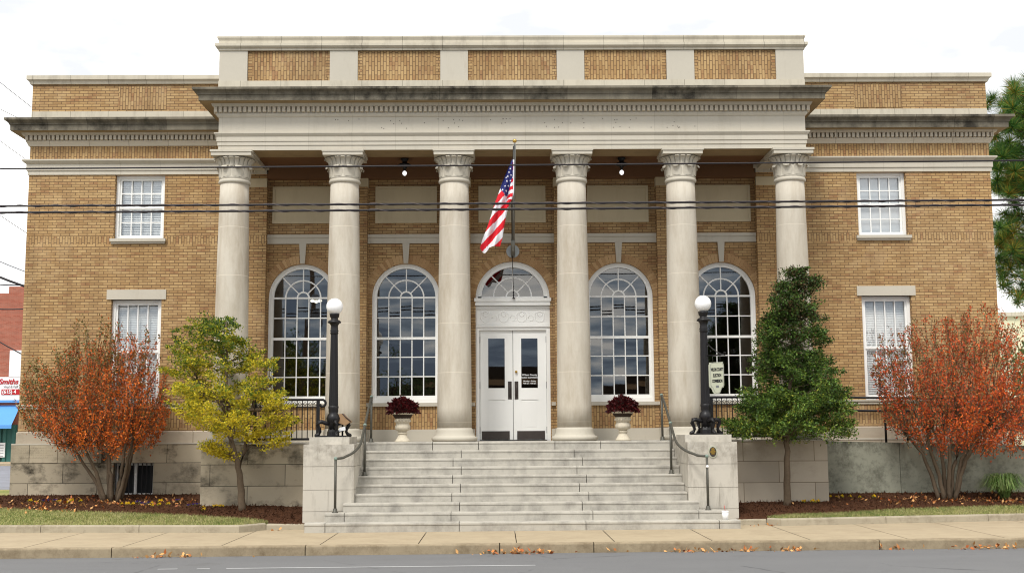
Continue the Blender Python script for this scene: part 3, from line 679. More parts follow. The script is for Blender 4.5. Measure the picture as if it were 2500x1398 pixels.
# ---- columns
def make_column(x):
    s = MB(); prof = []
    for k in range(13):
        t = k/12; prof.append((.385 - .062*t**1.6, 2.06 + (7.6-2.06)*t))
    s.lathe(x, 0, prof, 48); co = s.build('column', 'limestone_column', BLD)
    b = MB(); b.lathe(x, 0, [(.47, 1.77), (.5, 1.79), (.515, 1.83), (.5, 1.875), (.455, 1.885), (.445, 1.9), (.425, 1.95), (.415, 2.0), (.405, 2.045), (.386, 2.065)], 48)
    b.build('base', 'limestone_plain', co)
    c = MB()
    c.lathe(x, 0, [(.325, 7.59), (.352, 7.61), (.362, 7.64), (.352, 7.67), (.34, 7.68), (.342, 7.7), (.35, 7.705), (.336, 7.73), (.336, 7.98), (.33, 8.02), (.34, 8.08), (.37, 8.14), (.42, 8.18)], 48)
    # acanthus row: eight leaves with curled tips
    for k in range(8):
        a = 2*PI*(k+.5)/8 + PI/8*0; 
        def pt(r, z, da=0): return (x+r*math.cos(a+da), r*math.sin(a+da), z)
        rows = [(.342, 7.73, .33), (.35, 7.82, .36), (.36, 7.9, .34), (.385, 7.955, .26), (.42, 7.97, .2), (.44, 7.945, .16), (.432, 7.915, .1)]
        vs = []
        for r, z, w in rows: vs += [pt(r-.008, z, -w), pt(r+.012, z, -w*.45), pt(r, z+.004, 0), pt(r+.012, z, w*.45), pt(r-.008, z, w)]
        fs = [(i*5+j, i*5+j+1, i*5+j+6, i*5+j+5) for i in range(len(rows)-1) for j in range(4)]
        c.add(vs, fs, 0, True)
    # tall palm row
    for k in range(20):
        a = 2*PI*k/20
        def pt(r, z, da=0): return (x+r*math.cos(a+da), r*math.sin(a+da), z)
        rows = [(.345, 7.97, .11), (.352, 8.03, .125), (.372, 8.09, .13), (.41, 8.14, .13), (.45, 8.165, .12), (.462, 8.15, .09)]
        vs = []
        for r, z, w in rows: vs += [pt(r-.012, z, -w), pt(r+.014, z, -w*.5), pt(r-.002, z, 0), pt(r+.014, z, w*.5), pt(r-.012, z, w)]
        fs = [(i*5+j, i*5+j+1, i*5+j+6, i*5+j+5) for i in range(len(rows)-1) for j in range(4)]
        c.add(vs, fs, 0, True)
    c.build('capital', 'limestone_plain', co)
    a = MB(); a.box(x-.45, x+.45, -.45, .45, 8.19, 8.27); a.box(x-.47, x+.47, -.47, .47, 8.27, 8.318); a.build('abacus', 'limestone_plain', co)
for x in (-6.35, -3.84, -1.34, 1.34, 3.84, 6.35): make_column(x)

# ---- entablature, cornice, attic
XE = 6.66; YE = -.36
e = MB()
e.box(-XE, XE, YE+.03, .36, 8.32, 9.2); 
for s in (-1, 1): e.box(s*XE - s*.03, s*(XE-.66), .36, W+.1, 8.32, 9.2)
e.cornice([(-.03, 8.32), (.0, 8.32), (.0, 8.425), (.018, 8.43), (.018, 8.515), (.036, 8.52), (.036, 8.63), (.05, 8.64), (.085, 8.69), (.085, 8.715), (.0, 8.73), (.0, 9.08), (.02, 9.085), (.05, 9.13), (.05, 9.165), (.04, 9.17), (.04, 9.3), (.12, 9.305), (.15, 9.37)], -XE, XE, YE, W+.6)
ent = e.build('entablature', 'limestone', BLD)
pg = MB()
for k in range(58):      # holes left where bronze letters were pegged to the frieze
    x = random.uniform(-4.2, 4.2)
    if abs(x-.35) < .25: continue
    z = random.choice((9.02, 9.0, 8.93, 8.84, 8.82)) + random.uniform(-.012, .012)
    pg.box(x-.009, x+.009, YE-.004, YE+.01, z-.009, z+.009)
tag(pg.build('peg_hole', 'peg_dark', ent), kind='stuff')
d = MB(); n = int((2*XE+.24)/.1098)
for k in range(n):
    x = -XE-.11 + (2*XE+.22)*(k+.5)/n; d.box(x-.033, x+.033, YE-.12, YE-.03, 9.18, 9.3)
for s in (-1, 1):
    for k in range(17):
        yq = YE+.05+k*.11; d.box(s*(XE+.03), s*(XE+.12), yq-.033, yq+.033, 9.18, 9.3)
tag(d.build('dentil_course', 'limestone_cornice_bed', ent), kind='stuff')
c = MB(); c.cornice([(.1, 9.372), (.375, 9.372), (.38, 9.5), (.405, 9.505), (.405, 9.53), (.43, 9.56), (.5, 9.6), (.5, 9.65), (-.05, 9.68)], -XE, XE, YE, W+.6)
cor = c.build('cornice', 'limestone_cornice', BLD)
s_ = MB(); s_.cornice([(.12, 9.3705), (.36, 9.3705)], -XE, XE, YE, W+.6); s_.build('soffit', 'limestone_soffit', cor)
MB().box(-XE, XE, .3, W+.2, 8.43, 8.5).build('porch_ceiling', 'ceiling_brown', BLD)
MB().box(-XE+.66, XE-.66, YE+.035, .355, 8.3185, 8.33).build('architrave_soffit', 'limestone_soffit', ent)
MB().box(-XP, XP, W-.03, R+.1, 8.13, 8.43).build('porch_beam', 'ceiling_brown', BLD)
a = MB(); a.box(-XE, XE, YE+.09, 6, 9.6, 10.7)
attic = a.build('attic', 'limestone_coping', BLD)
piers = ((-6.68, -6.04), (-4.165, -3.53), (-1.645, -1.015), (1.015, 1.645), (3.53, 4.165), (6.04, 6.68))
for a0, a1 in piers: MB().box(a0, a1, YE, YE+.5 if abs(a0) < 6 else 6, 9.93, 10.64).build('attic_pier', 'limestone_plain', attic)
MB().box(-6.69, 6.69, YE-.01, 6, 9.64, 9.93).build('attic_base', 'limestone_coping', attic)
for (q0, q1), (q2, q3) in zip(piers[:-1], piers[1:]):
    p = MB(); p.box(q1+.005, q2-.005, YE+.04, YE+.12, 9.935, 10.64)
    po = p.build('brick_panel', 'brick_soldier', attic)
    MB().box(q1+.005, q1+.1, YE+.034, YE+.05, 10.02, 10.56).build('brick_border', 'brick', po); MB().box(q2-.1, q2-.005, YE+.034, YE+.05, 10.02, 10.56).build('brick_border', 'brick', po)
c = MB(); c.cornice([(.0, 10.635), (.025, 10.64), (.025, 10.68), (.06, 10.7), (.09, 10.73), (.09, 10.79), (.02, 10.81), (.02, 10.87), (.035, 10.9), (.05, 10.93), (.05, 10.965), (-1, 11.0)], -6.68, 6.68, YE, 6)
c.build('coping', 'limestone_coping', attic)
# ---- roof, rear, interior
b = MB(); b.box(-XW, XW, W+.3, 15, 9.6, 9.7); b.box(-XW+.02, XW-.02, 14.8, 15, .3, 9.6); b.build('roof', 'dark_roof', BLD)
i = MB(); i.box(-XP-.4, XP+.4, R+.34, 10, 1.6, 1.77); i.box(-XP-.4, XP+.4, R+.34, 10, 7.3, 7.4)
for s in (-1, 1): i.box(s*(XP+.3), s*(XP+.4), R+.34, 10, 1.77, 7.3)
hx0, hz1 = at(1040, 770, 10); hx1, hz0 = at(1068, 842, 10)
for a, b2, c, d2 in ((-XP-.4, hx0, 1.77, 7.3), (hx1, XP+.4, 1.77, 7.3), (hx0, hx1, 1.77, hz0), (hx0, hx1, hz1, 7.3)): i.box(a, b2, 10, 10.1, c, d2)
i.box((hx0+hx1)/2-.03, (hx0+hx1)/2+.03, 10.02, 10.08, hz0, hz1); i.box(hx0, hx1, 10.02, 10.08, hz1-.75, hz1-.68)
i.build('interior_hall', 'interior_brown', BLD)
lx, lz = at(772, 734, 5.5); cl = MB()
for k in (-.1, 0, .1): cl.sphere((lx+k, 5.5, lz-.02*(k == 0)), .06, 12, 0, .7)
cl.build('ceiling_light', 'tube_lit', BLD)
# landing and porch foundation
PF = 6.79
f = MB(); f.box(-PF, -4.2, -.7, W-.1, -.2, 1.74); f.build('porch_foundation', 'foundation_stained', BLD)
f = MB(); f.box(4.3, PF, -.7, W-.1, -.2, 1.74); f.build('porch_foundation', 'foundation_clean', BLD)
f = MB(); f.box(-PF-.015, -3.3, -.72, R+.3, 1.74, 1.77); f.box(3.45, PF+.015, -.72, R+.3, 1.74, 1.77); f.box(-3.3, 3.45, -.3, R+.3, 1.7, 1.77); f.build('porch_floor', 'step_stone', BLD)

# ================================================================== STEPS AND PIERS
ST = thing('stone_steps', 'wide flight of pale stone steps between two square piers up to the porch', 'steps', (0, -2, .09))
T_, R0, R1 = .33, .18, .166
ztop = [L, ] + [L-R0-R1*k for k in range(9)]            # level of each tread, top first
xl = lambda px, Y: at(px, 1200, Y)[0]
spans = []
for i_ in range(10):
    yf = -.7 - T_*i_
    a, b = -3.24, 3.41
    if i_ == 7: a, b = xl(838, yf), xl(1706, yf)
    if i_ == 8: a, b = xl(793, yf), xl(1766, yf)
    if i_ == 9: a, b = xl(744, yf), xl(1806, yf)
    z1 = ztop[i_]; z0 = ztop[i_+1] if i_ < 9 else .02
    cuts_px = {0: (1056, 1168, 1355, 1467), 1: (1126, 1402), 2: (1106, 1423), 3: (1126, 1409), 4: (1105, 1432), 5: (1124, 1415), 6: (1103, 1438), 7: (1122, 1422), 8: (840, 1101, 1448, 1707), 9: (793, 1121, 1431, 1757)}[i_]
    xs = [a] + [at(p, 1100+22*i_, yf)[0] for p in cuts_px] + [b]
    s = MB(); g = .007
    for k in range(len(xs)-1):
        x0, x1 = xs[k]+(g if k else 0), xs[k+1]-(g if k < len(xs)-2 else 0)
        # slab with an eased nosing over a slightly set-back riser
        n_ = .018; yb = yf+T_+.1
        if i_ == 0: yb = -.28
        poly = [(yf+.012, z0-.01), (yf+.012, z1-.05), (yf, z1-.045), (yf, z1-n_), (yf+n_*.3, z1-n_*.3), (yf+n_, z1), (yb, z1-.0005), (yb, z0-.01)]
        m_ = len(poly); vs = [(x0, p, z) for p, z in poly] + [(x1, p, z) for p, z in poly]
        s.add(vs, [tuple(range(m_)), tuple(range(2*m_-1, m_-1, -1))] + [(q, q+m_, (q+1) % m_+m_, (q+1) % m_) for q in range(m_)])
    s.build('step', 'step_stone', ST)
YP = -2.8
for a, b in ((at(740, 1150, YP)[0], at(864, 1150, YP)[0]), (at(1680, 1150, YP)[0], at(1801, 1150, YP)[0])):
    g = .005
    p = MB(); zc = [.0, .43, .85, 1.31, 1.75]
    for k in range(4):
        if k == 1: mids = [a, a+(b-a)*(.5 if a < 0 else .62), b]
        else: mids = [a, b]
        for u, v in zip(mids[:-1], mids[1:]): p.box(u+(g if u > a else 0), v-(g if v < b else 0), YP, -.72, zc[k]+g, zc[k+1]-g)
    p.box(a+.012, b-.012, YP+.012, -.73, 0, 1.74)
    po = p.build('pier', 'pier_stone', ST)
    ca, cb = (at(755, 1075, -2.5)[0], at(853, 1075, -2.5)[0]) if a < 0 else (at(1673, 1070, -2.5)[0], at(1786, 1070, -2.5)[0])
    if a < 0: MB().box(ca, cb, -2.5, -1.2, 1.745, 1.89).build('cap_stone', 'pier_stone', po)
    else: MB().box(ca, cb, -2.5, -1.2, 1.745, 1.89).build('cap_stone', 'pier_stone', po)
# oval plaque on the right pier
qx, qz = at(1740, 1102, YP)
PL = thing('plaque', 'oval cast plaque with raised relief on the front of the right stair pier', 'plaque', (qx, YP, qz))
def ell(rx, rz, n=28): return [(qx+rx*math.cos(2*PI*k/n), qz+rz*math.sin(2*PI*k/n)) for k in range(n)]
MB().prism(ell(.088, .118), YP-.02, YP+.002).build('rim', 'sign_cream', PL)
MB().prism(ell(.07, .098), YP-.026, YP-.018).build('field', 'kick_bronze', PL)
r_ = MB()
for dx, dz, rx, rz in ((0, .045, .035, .038), (-.012, -.0, .05, .022), (0, -.035, .045, .014), (.025, .005, .03, .02)): 
    r_.prism([(qx+dx+rx*math.cos(2*PI*k/16), qz+dz+rz*math.sin(2*PI*k/16)) for k in range(16)], YP-.036-abs(dx)*.1, YP-.024)
r_.build('relief', 'brass', PL)

# ================================================================== handrails
def handrail(side, label):
    pxs = dict(up=(907, 1078, 968), mid=(889, 1160, 1035), low=(818, 1250, 1119)) if side < 0 else dict(up=(1614, 1073, 963), mid=(1643, 1154, 1030), low=(1729, 1242, 1112))
    ux = at(pxs['up'][0], 1070, -.6)[0]; mx = at(pxs['mid'][0], 1150, -1.85)[0]; lx = at(pxs['low'][0], 1240, -3.17)[0]
    x = (ux+mx)/2
    zm = ztop[4]; zl = ztop[8]
    t = thing('handrail', label, 'handrail', (x, -1.85, zm), 'pipe handrails on the steps')
    def post(px, py, z0, z1):
        p = MB(); p.tube([(px, py, z0), (px, py, z1)], .026, 12); p.lathe(px, py, [(.062, z0), (.062, z0+.012), (.045, z0+.02), (.042, z0+.07), (.03, z0+.085)], 16); return p.build('post', 'rail_bronze', t)
    post(x, -.6, L, 2.74); post(x, -1.85, zm, 2.13); post(lx, -3.17, zl, 1.45)
    path = [(x, -.58, 2.75), (x, -1.0, 2.58)] + [(x, -1.0-k*.21, 2.58-k*.112) for k in range(1, 8)]
    y0, z0 = path[-1][1], path[-1][2]
    for k in range(1, 11):
        a = k/10*PI/2
        path.append((x + (lx-x)*(1-math.cos(a)), y0 - (y0+3.17)*-1*0 - .62*math.sin(a), z0 - .3*math.sin(a) - .02*k/10))
    path[-1] = (lx, -3.17, 1.47); path[-2] = (lx-(lx-x)*.16, -3.14, 1.475); path[-3] = (lx-(lx-x)*.33, -3.09, 1.485)
    MB().tube(path, .026, 12).build('rail', 'rail_bronze', t)
    for q in (path[-1], (x, -1.85, 2.13), (x, -.58, 2.75)):
        MB().sphere(q, .038, 14).build('fitting', 'rail_verdigris', t)
    if side > 0: MB().lathe(0, 0, [(.03, -.004), (.03, .004)], 16)
    if side > 0:
        s = MB(); s.sphere((lx, -3.2, 1.27), .03, 12, 0, 1.0); s.build('reflector', 'cup_white', t)
    return t
handrail(-1, 'weathered bronze pipe handrail up the left side of the steps')
handrail(1, 'weathered bronze pipe handrail with a white dot on its lowest post')

# ================================================================== lamp posts
def lamp(px, py_globe, py_base, label):
    Y = -2.1; X, zg = at(px, py_globe, Y); z0 = 1.89
    t = thing('street_lamp', label, 'street lamp', (X, Y, z0), 'globe lamps on the stair piers')
    zt = lambda py: at(px, py+(py_base-1062), Y)[1]
    sh = MB()
    prof = [(.1, zt(1050)), (.095, zt(1033)), (.12, zt(1029)), (.135, zt(1024)), (.14, zt(1020)), (.12, zt(1013)), (.09, zt(1008)), (.1, zt(1004)), (.1, zt(998)), (.108, zt(994)), (.1, zt(990))]
    sh.lathe(X, Y, prof, 28)
    sh.lathe(X, Y, [(.098, zt(990)), (.093, zt(960)), (.073, zt(812))], 32, flute=.9, sm=False)
    sh.lathe(X, Y, [(.073, zt(816)), (.088, zt(813)), (.075, zt(810)), (.09, zt(807)), (.074, zt(804)), (.08, zt(801)), (.072, zt(797)), (.085, zt(792)), (.11, zt(789)), (.135, zt(788)), (.14, zt(786)), (.12, zt(783)), (.075, zt(780)), (.07, zt(777)), (.095, zt(773)), (.1, zt(768)), (.105, zt(766))], 28)
    sh.build('post', 'iron_black', t)
    MB().sphere((X, Y, zg), .172, 36).build('globe', 'globe_white', t)
    b = MB(); b.lathe(X, Y, [(.13, z0), (.125, z0+.1), (.085, z0+.2), (.1, zt(1036))], 8, sm=False)
    b.box(X-.3, X+.3, Y-.3, Y+.3, z0, z0+.03)
    b.build('base', 'iron_black', t)
    for k in range(4):
        a = PI/4*0 + k*PI/2 + .35
        c, s = math.cos(a), math.sin(a); q = lambda r, z: (X+c*r, Y+s*r, z0+z)
        MB().tube([q(.06, .27), q(.15, .28), q(.24, .31), q(.3, .3), q(.325, .24), q(.285, .17), q(.27, .11), q(.3, .06), q(.36, .03), q(.38, .015)], [.045, .042, .042, .046, .042, .034, .031, .036, .034, .018], 10).build('claw_foot', 'iron_black', t)
    return X, Y
LXL = lamp(817, 748, 1062, 'black iron globe lamp on the left pier, beside the railing scroll')
LXR = lamp(1716, 741, 1057, 'black iron globe lamp carrying a hanging sign on the right pier')

# hanging sign on the right lamp
X, Y = LXR; zs_ = at(1716, 880, Y)[1]
sx0, sz0 = at(1744, 885, Y); sx1, sz1 = at(1744, 960, Y)
SG = thing('hanging_sign', 'cream board reading Wilson County Election Commission hung from the right lamp', 'sign', (X, Y, sz0))
rz = -.75; dx, dy = math.cos(rz), math.sin(rz)
def sp(u, z, o=0): return (X + dx*u - dy*o*0 + (-dy)*0 + math.sin(rz)*o*-1, Y + dy*u - math.cos(rz)*o, z)   # o = towards the viewer
ar = MB(); zt_ = at(1716, 868, Y)[1]
ar.tube([sp(.06, zt_), sp(.3, zt_-.0), sp(.47, zt_+.0)], .014, 8); ar.tube([sp(.06, zt_+.26), sp(.2, zt_+.14), sp(.32, zt_+.06), sp(.43, zt_+.01)], .012, 8)
ar.tube([sp(.49+.03*math.cos(a), zt_+.02+.03*math.sin(a)) for a in np.linspace(0, 5.5, 10)], .009, 6)
for u in (.2, .38): ar.tube([sp(u, zt_), sp(u, sz0-.01)], .006, 6)
ar.build('bracket', 'iron_black', SG)
u0, u1 = .13, .43; h = sz0 - sz1
out = [(u0, sz0), (u0, sz0-.04), (u0-.015, sz0-.05), (u0-.015, sz0-h*.76), (u0, sz0-h*.78), (u0, sz0-h*.82), (u0+.03, sz0-h*.82), (u0+.05, sz0-h*.87)]
out += [((u0+u1)/2 - .09*math.cos(a), sz0-h*.87-.1*math.sin(a)) for a in np.linspace(.2, PI-.2, 10)]
out += [(u1-.05, sz0-h*.87), (u1-.03, sz0-h*.82), (u1, sz0-h*.82), (u1, sz0-h*.78), (u1+.015, sz0-h*.76), (u1+.015, sz0-.05), (u1, sz0-.04), (u1, sz0)]
b = MB(); n = len(out); vs = [sp(u, z, .02) for u, z in out] + [sp(u, z, -.02) for u, z in out]
b.add(vs, [tuple(range(n)), tuple(range(2*n-1, n-1, -1))] + [(i, i+n, (i+1) % n+n, (i+1) % n) for i in range(n)])
bo = b.build('board', 'sign_cream', SG)
um = (u0+u1)/2
for k, (tx, sz, fz) in enumerate((('WILSON COUNTY', .088, .24), ('ELECTION', .088, .43), ('COMMISSION', .088, .61), ('203', .06, .79))):
    text('lettering', tx, sz, 'letter_dark' if k < 3 else 'letter_grey', bo, sp(um, sz0-h*fz, .024), (PI/2, 0, rz), .003, xs=(.41, .48, .46, .8)[k], bold=.004)
ed = MB()
for (a, b_), (c_, d_) in zip(out, out[1:]+out[:1]): ed.tube([sp(um+(a-um)*.93, sz0-h*.45+(b_-(sz0-h*.45))*.96, .022), sp(um+(c_-um)*.93, sz0-h*.45+(d_-(sz0-h*.45))*.96, .022)], .0035, 4)
ed.build('border_line', 'letter_grey', bo)

# floodlight beside left lamp
fx, fz = at(838, 1026, -2.0); FL = thing('floodlight', 'tan box floodlight tilted up beside the foot of the left lamp', 'floodlight', (fx, -2.0, 1.89))
bx_ = MB(); q = [(-.15, -.03), (-.1, .13), (.0, .14), (.07, .06), (.17, -.02), (.06, -.1)]
bx_.prism([(fx+a, fz+b) for a, b in q], -2.12, -1.8); fo = bx_.build('housing', 'flood_tan', FL)
MB().tube([(fx+.0, -2.125, fz+.142), (fx+.07, -2.125, fz+.062), (fx+.17, -2.125, fz-.018)], .012, 6).build('trim', 'kick_bronze', fo)
s = MB(); s.tube([(fx-.02, -1.95, 1.9), (fx-.02, -1.95, fz-.05)], .02, 8); s.tube([(fx-.16, -1.98, 1.97), (fx+.02, -1.98, 2.02)], .012, 8); s.build('bracket', 'iron_black', FL)
MB().prism([(fx-.08, 2.0), (fx+.06, 2.03), (fx+.05, 2.1), (fx-.07, 2.08)], -2.1, -2.0).build('ballast_box', 'cup_white', FL)
# cup
cx, cz = at(1771, 1266, -3.5); CU = thing('paper_cup', 'white paper cup with a red straw left on the lowest step', 'cup', (cx, -3.5, ztop[9]))
MB().lathe(cx, -3.5, [(.05, ztop[9]), (.062, ztop[9]+.08), (.068, ztop[9]+.155)], 20).build('body', 'cup_white', CU)
MB().lathe(cx, -3.5, [(.072, ztop[9]+.152), (.072, ztop[9]+.165), (.06, ztop[9]+.172)], 20).build('lid', 'cup_white', CU)
MB().tube([(cx, -3.5, ztop[9]+.17), (cx-.015, -3.5, ztop[9]+.27)], .005, 6).build('straw', 'straw_red', CU)

# ================================================================== urns and flowers
def urn(px, label, flabel):
    X = at(px, 1070, -.4)[0]; Y = -.42; z = L
    t = thing('stone_urn', label, 'urn', (X, Y, z), 'stone urns on the porch edge')
    MB().lathe(X, Y, [(.17, z), (.175, z+.02), (.15, z+.04), (.115, z+.1), (.085, z+.155), (.085, z+.17), (.105, z+.18), (.105, z+.2), (.088, z+.215)], 28).build('foot', 'urn_stone', t)
    MB().lathe(X, Y, [(.085, z+.21), (.1, z+.235), (.15, z+.26), (.172, z+.3), (.17, z+.345), (.15, z+.37), (.148, z+.4)], 32, flute=.93).build('bowl', 'urn_stone', t)
    b = MB(); b.lathe(X, Y, [(.148, z+.395), (.16, z+.46), (.17, z+.53), (.19, z+.58), (.235, z+.6), (.245, z+.615), (.245, z+.635), (.2, z+.64)], 32)
    for k in range(14):
        a = 2*PI*k/14; b.sphere((X+.158*math.cos(a), Y+.158*math.sin(a), z+.455), .028, 8)
    b.build('rim', 'urn_stone', t)
    f = thing('potted_chrysanthemum', flabel, 'flowers', (X, Y, z+.62), 'dark red mums in the urns')
    n = 3600; d = unit(rng.normal(size=(n, 3))); d[:, 2] = np.abs(d[:, 2])*1.0-.12; rad = rng.uniform(.72, 1.0, (n, 1))**.5
    P = np.array([X, Y, z+.66])+d*rad*np.array([.325, .31, .33])*(1+.14*np.sin(d[:, :1]*13)*np.cos(d[:, 1:2]*11)+.1*np.sin(d[:, 2:3]*17+d[:, :1]*9))
    quads_mesh('blossom', leaves(P, .05, .032, axis=d*1.2), 'leaf_mum', f)
    MB().sphere((X, Y, z+.68), .24, 16).build('foliage', 'bark_dark', f)
urn(983, 'left carved stone urn holding dark red mums, between two middle columns', 'dark red mums in the urn left of the white doors')
urn(1521, 'right carved stone urn holding dark red mums, between two middle columns', 'dark red mums in the urn right of the white doors')

# ================================================================== porch end railings
def porch_rail(xa, xb, sgn, label):
    """sgn: side on which the scroll curls (towards the steps)"""
    Y = -.52; z0 = L; zt = 2.7
    t = thing('iron_railing', label, 'railing', ((xa+xb)/2, Y, z0), 'wrought iron railings on the porch')
    for x in (xa, xb):
        p = MB(); p.box(x-.035, x+.035, Y-.035, Y+.035, z0, zt-.02); p.box(x-.06, x+.06, Y-.06, Y+.06, z0, z0+.1); p.build('post', 'iron_black', t)
    xs = xb if sgn > 0 else xa
    r = MB(); pts = [((xa if sgn > 0 else xb), Y, zt)] + [(xs+sgn*(.06), Y, zt)]
    for a in np.linspace(0, 4.6, 16): pts.append((xs+sgn*(.09+(.085-.008*a)*math.sin(a)), Y, zt-.085+(.085-.008*a)*math.cos(a)))
    r.tube(pts, .028, 8); r.build('top_rail', 'iron_black', t)
    lo = MB(); lo.box(xa, xb, Y-.02, Y+.02, z0+.05, z0+.1); lo.build('bottom_rail', 'iron_black', t)
    MB().box(xa, xb, Y-.012, Y+.012, zt-.165, zt-.145).build('middle_rail', 'iron_black', t)
    n = int((xb-xa)/.108)
    for k in range(1, n):
        x = xa+(xb-xa)*k/n; MB().box(x-.009, x+.009, Y-.009, Y+.009, z0+.1, zt-.02).build('baluster', 'iron_black', t)
    o = MB()
    for k in range(n):
        x = xa+(xb-xa)*(k+.5)/n; zc = zt-.09; r_ = .04
        o.tube([(x-r_, Y, zc), (x, Y, zc+r_), (x+r_, Y, zc), (x, Y, zc-r_), (x-r_, Y, zc)], .008, 6)
    for x in (xa+.75*(xb-xa)/2, ):
        o.tube([(x+.04*math.sin(a*2), Y, z0+.15+a*.1) for a in np.linspace(0, 6.2, 24)], .007, 6)
    o.build('scrollwork', 'iron_black', t)
porch_rail(at(622, 1070, -.5)[0], at(776, 1070, -.5)[0], 1, 'black iron railing with a curled end, left of the steps behind the yellow tree')
porch_rail(at(1738, 1070, -.5)[0], at(1893, 1070, -.5)[0], -1, 'black iron railing right of the steps, partly behind the dark green tree')

# ================================================================== ceiling lights
for px, py, lab in ((988, 380, 'black porch ceiling light with a lit bulb, left of the flagpole'), (1517, 378, 'black porch ceiling light with a lit bulb, right of the flagpole')):
    X, z = at(px, py, 1.0); t = thing('porch_light', lab, 'ceiling light', (X, 1.0, 8.43), 'porch ceiling lights')
    MB().lathe(X, 1.0, [(.1, 8.43), (.09, 8.4), (.06, 8.36), (.06, 8.31), (.12, 8.3), (.16, 8.275), (.14, 8.25), (.06, 8.22), (.03, 8.18), (.035, 8.13)], 24).build('canopy', 'iron_black', t)
    MB().sphere((X, 1.0, 8.075), .05, 16, 0, 1.15).build('bulb', 'bulb_lit', t)

# ================================================================== flagpole and flag
bx0, bz0 = at(1252, 613, R-.05); tx, tz = at(1256.5, 352, -1.5)
base = Vector((bx0, R-.06, bz0)); tip = Vector((tx, -1.5, tz))
FP = thing('flagpole', 'silver flagpole slanting out from a round plate above the doors', 'flagpole', base)
MB().prism([(bx0+.16*math.cos(2*PI*k/24), bz0+.16*math.sin(2*PI*k/24)) for k in range(24)], R-.04, R+.0).build('wall_plate', 'galvanised', FP)
s = MB(); s.tube([base+Vector((0, .03, -.12)), base+(tip-base)*.12], .05, 12); s.box(bx0-.02, bx0+.02, R-.1, R-.02, bz0-.13, bz0+.1); s.build('socket', 'galvanised', FP)
MB().tube([base, base+(tip-base)*.5, tip], [.042, .036, .024], 12).build('pole', 'galvanised', FP)
t2 = tip+(tip-base).normalized()*.06
MB().sphere(t2+Vector((0, 0, .03)), .045, 18).build('ball', 'brass', FP)
hx_, hz_ = at(1254, 727, R-.02)
MB().tube([tip+Vector((-.03, -.02, -.05)), base+(tip-base)*.5+Vector((-.05, -.03, -.03)), base+Vector((-.02, -.06, 0)), (hx_, R-.06, hz_)], .009, 6).build('halyard', 'wire_black', FP)
s = MB(); s.box(hx_-.03, hx_+.03, R-.08, R-.03, hz_-.02, hz_+.0); s.box(hx_-.012, hx_+.012, R-.1, R-.03, hz_-.02, hz_+.12); s.build('cleat', 'iron_black', FP)
rows = [(0.0, 1249.5, 1253, 390), (.1, 1240, 1253, 412), (.25, 1226, 1252.5, 446), (.38, 1216, 1252, 474), (.44, 1211, 1250, 487), (.5, 1206, 1243, 500), (.6, 1200, 1237, 522), (.75, 1190, 1231, 553), (.9, 1178, 1226, 585), (1.0, 1172, 1221, 606)]
FG = thing('flag', 'stars and stripes flag hanging limp from the slanted flagpole', 'flag', (at(1252, 400, -1.0)[0], -1.0, at(1252, 400, -1.0)[1]))
NU, NV = 46, 150; fb = MB(); grid = []; pix = []
for j in range(NV+1):
    v = j/NV; k = max(i for i in range(len(rows)) if rows[i][0] <= v+1e-9); k = min(k, len(rows)-2)
    t = (v-rows[k][0])/(rows[k+1][0]-rows[k][0]); xl_, xr_, yy_ = [rows[k][q]+(rows[k+1][q]-rows[k][q])*t for q in (1, 2, 3)]
    for i in range(NU+1):
        u = i/NU; px = xl_+(xr_-xl_)*u; py = yy_ + max(0, v-.86)/.14*(u*-6 + 14*math.sin(min(1, u*2.2)*PI)*.9*(1 if u < .5 else .5))
        Yd = -1.28 + .55*v*0 + (.055*math.sin(u*9+v*5) + .03*math.sin(u*17-v*7))*min(1, v*2.5)
        x, z = at(px, py, -1.25); fb.v.append((x, Yd+.03, z)); pix.append((px, py))
stars = [(1246, 412), (1243, 421), (1240, 431), (1248, 427), (1238, 443), (1246, 441), (1233, 455), (1241, 453), (1227, 463), (1236, 466), (1230, 474), (1238, 478), (1244, 465), (1236, 433)]
for j in range(NV):
    for i in range(NU):
        a = j*(NU+1)+i; fb.f.append([a, a+1, a+NU+2, a+NU+1]); fb.smooth.append(True)
        px = (pix[a][0]+pix[a+NU+2][0])/2; py = (pix[a][1]+pix[a+NU+2][1])/2
        q = (px-1175)*.74+(py-580)*.68
        # canton: above a line from the left edge to its hanging corner, left of the inner fold
        fold = 1252 - max(0, py-428)*.27
        if py < 480 and (py < 461+ (px-1222)*1.45 or px > 1237) and px < fold and py < 479:
            mi = 2
            if any((px-sx)**2+(py-sy)**2 < 3.2 for sx, sy in stars): mi = 1
        elif px >= fold and py < 487 and py > 425: mi = 0 if int((py+px*.35)/9) % 2 else 1
        else: mi = 0 if int(math.floor((q-38)/13.2)) % 2 == 0 else 1
        fb.m.append(mi)
fb.build('cloth', ['flag_red', 'flag_white', 'flag_blue'], FG, fix=False)
MB().tube([(fb.v[j*(NU+1)+NU][0]+.012, fb.v[j*(NU+1)+NU][1], fb.v[j*(NU+1)+NU][2]) for j in range(0, int(NV*.44), 6)], .012, 6).build('heading', 'flag_white', FG)

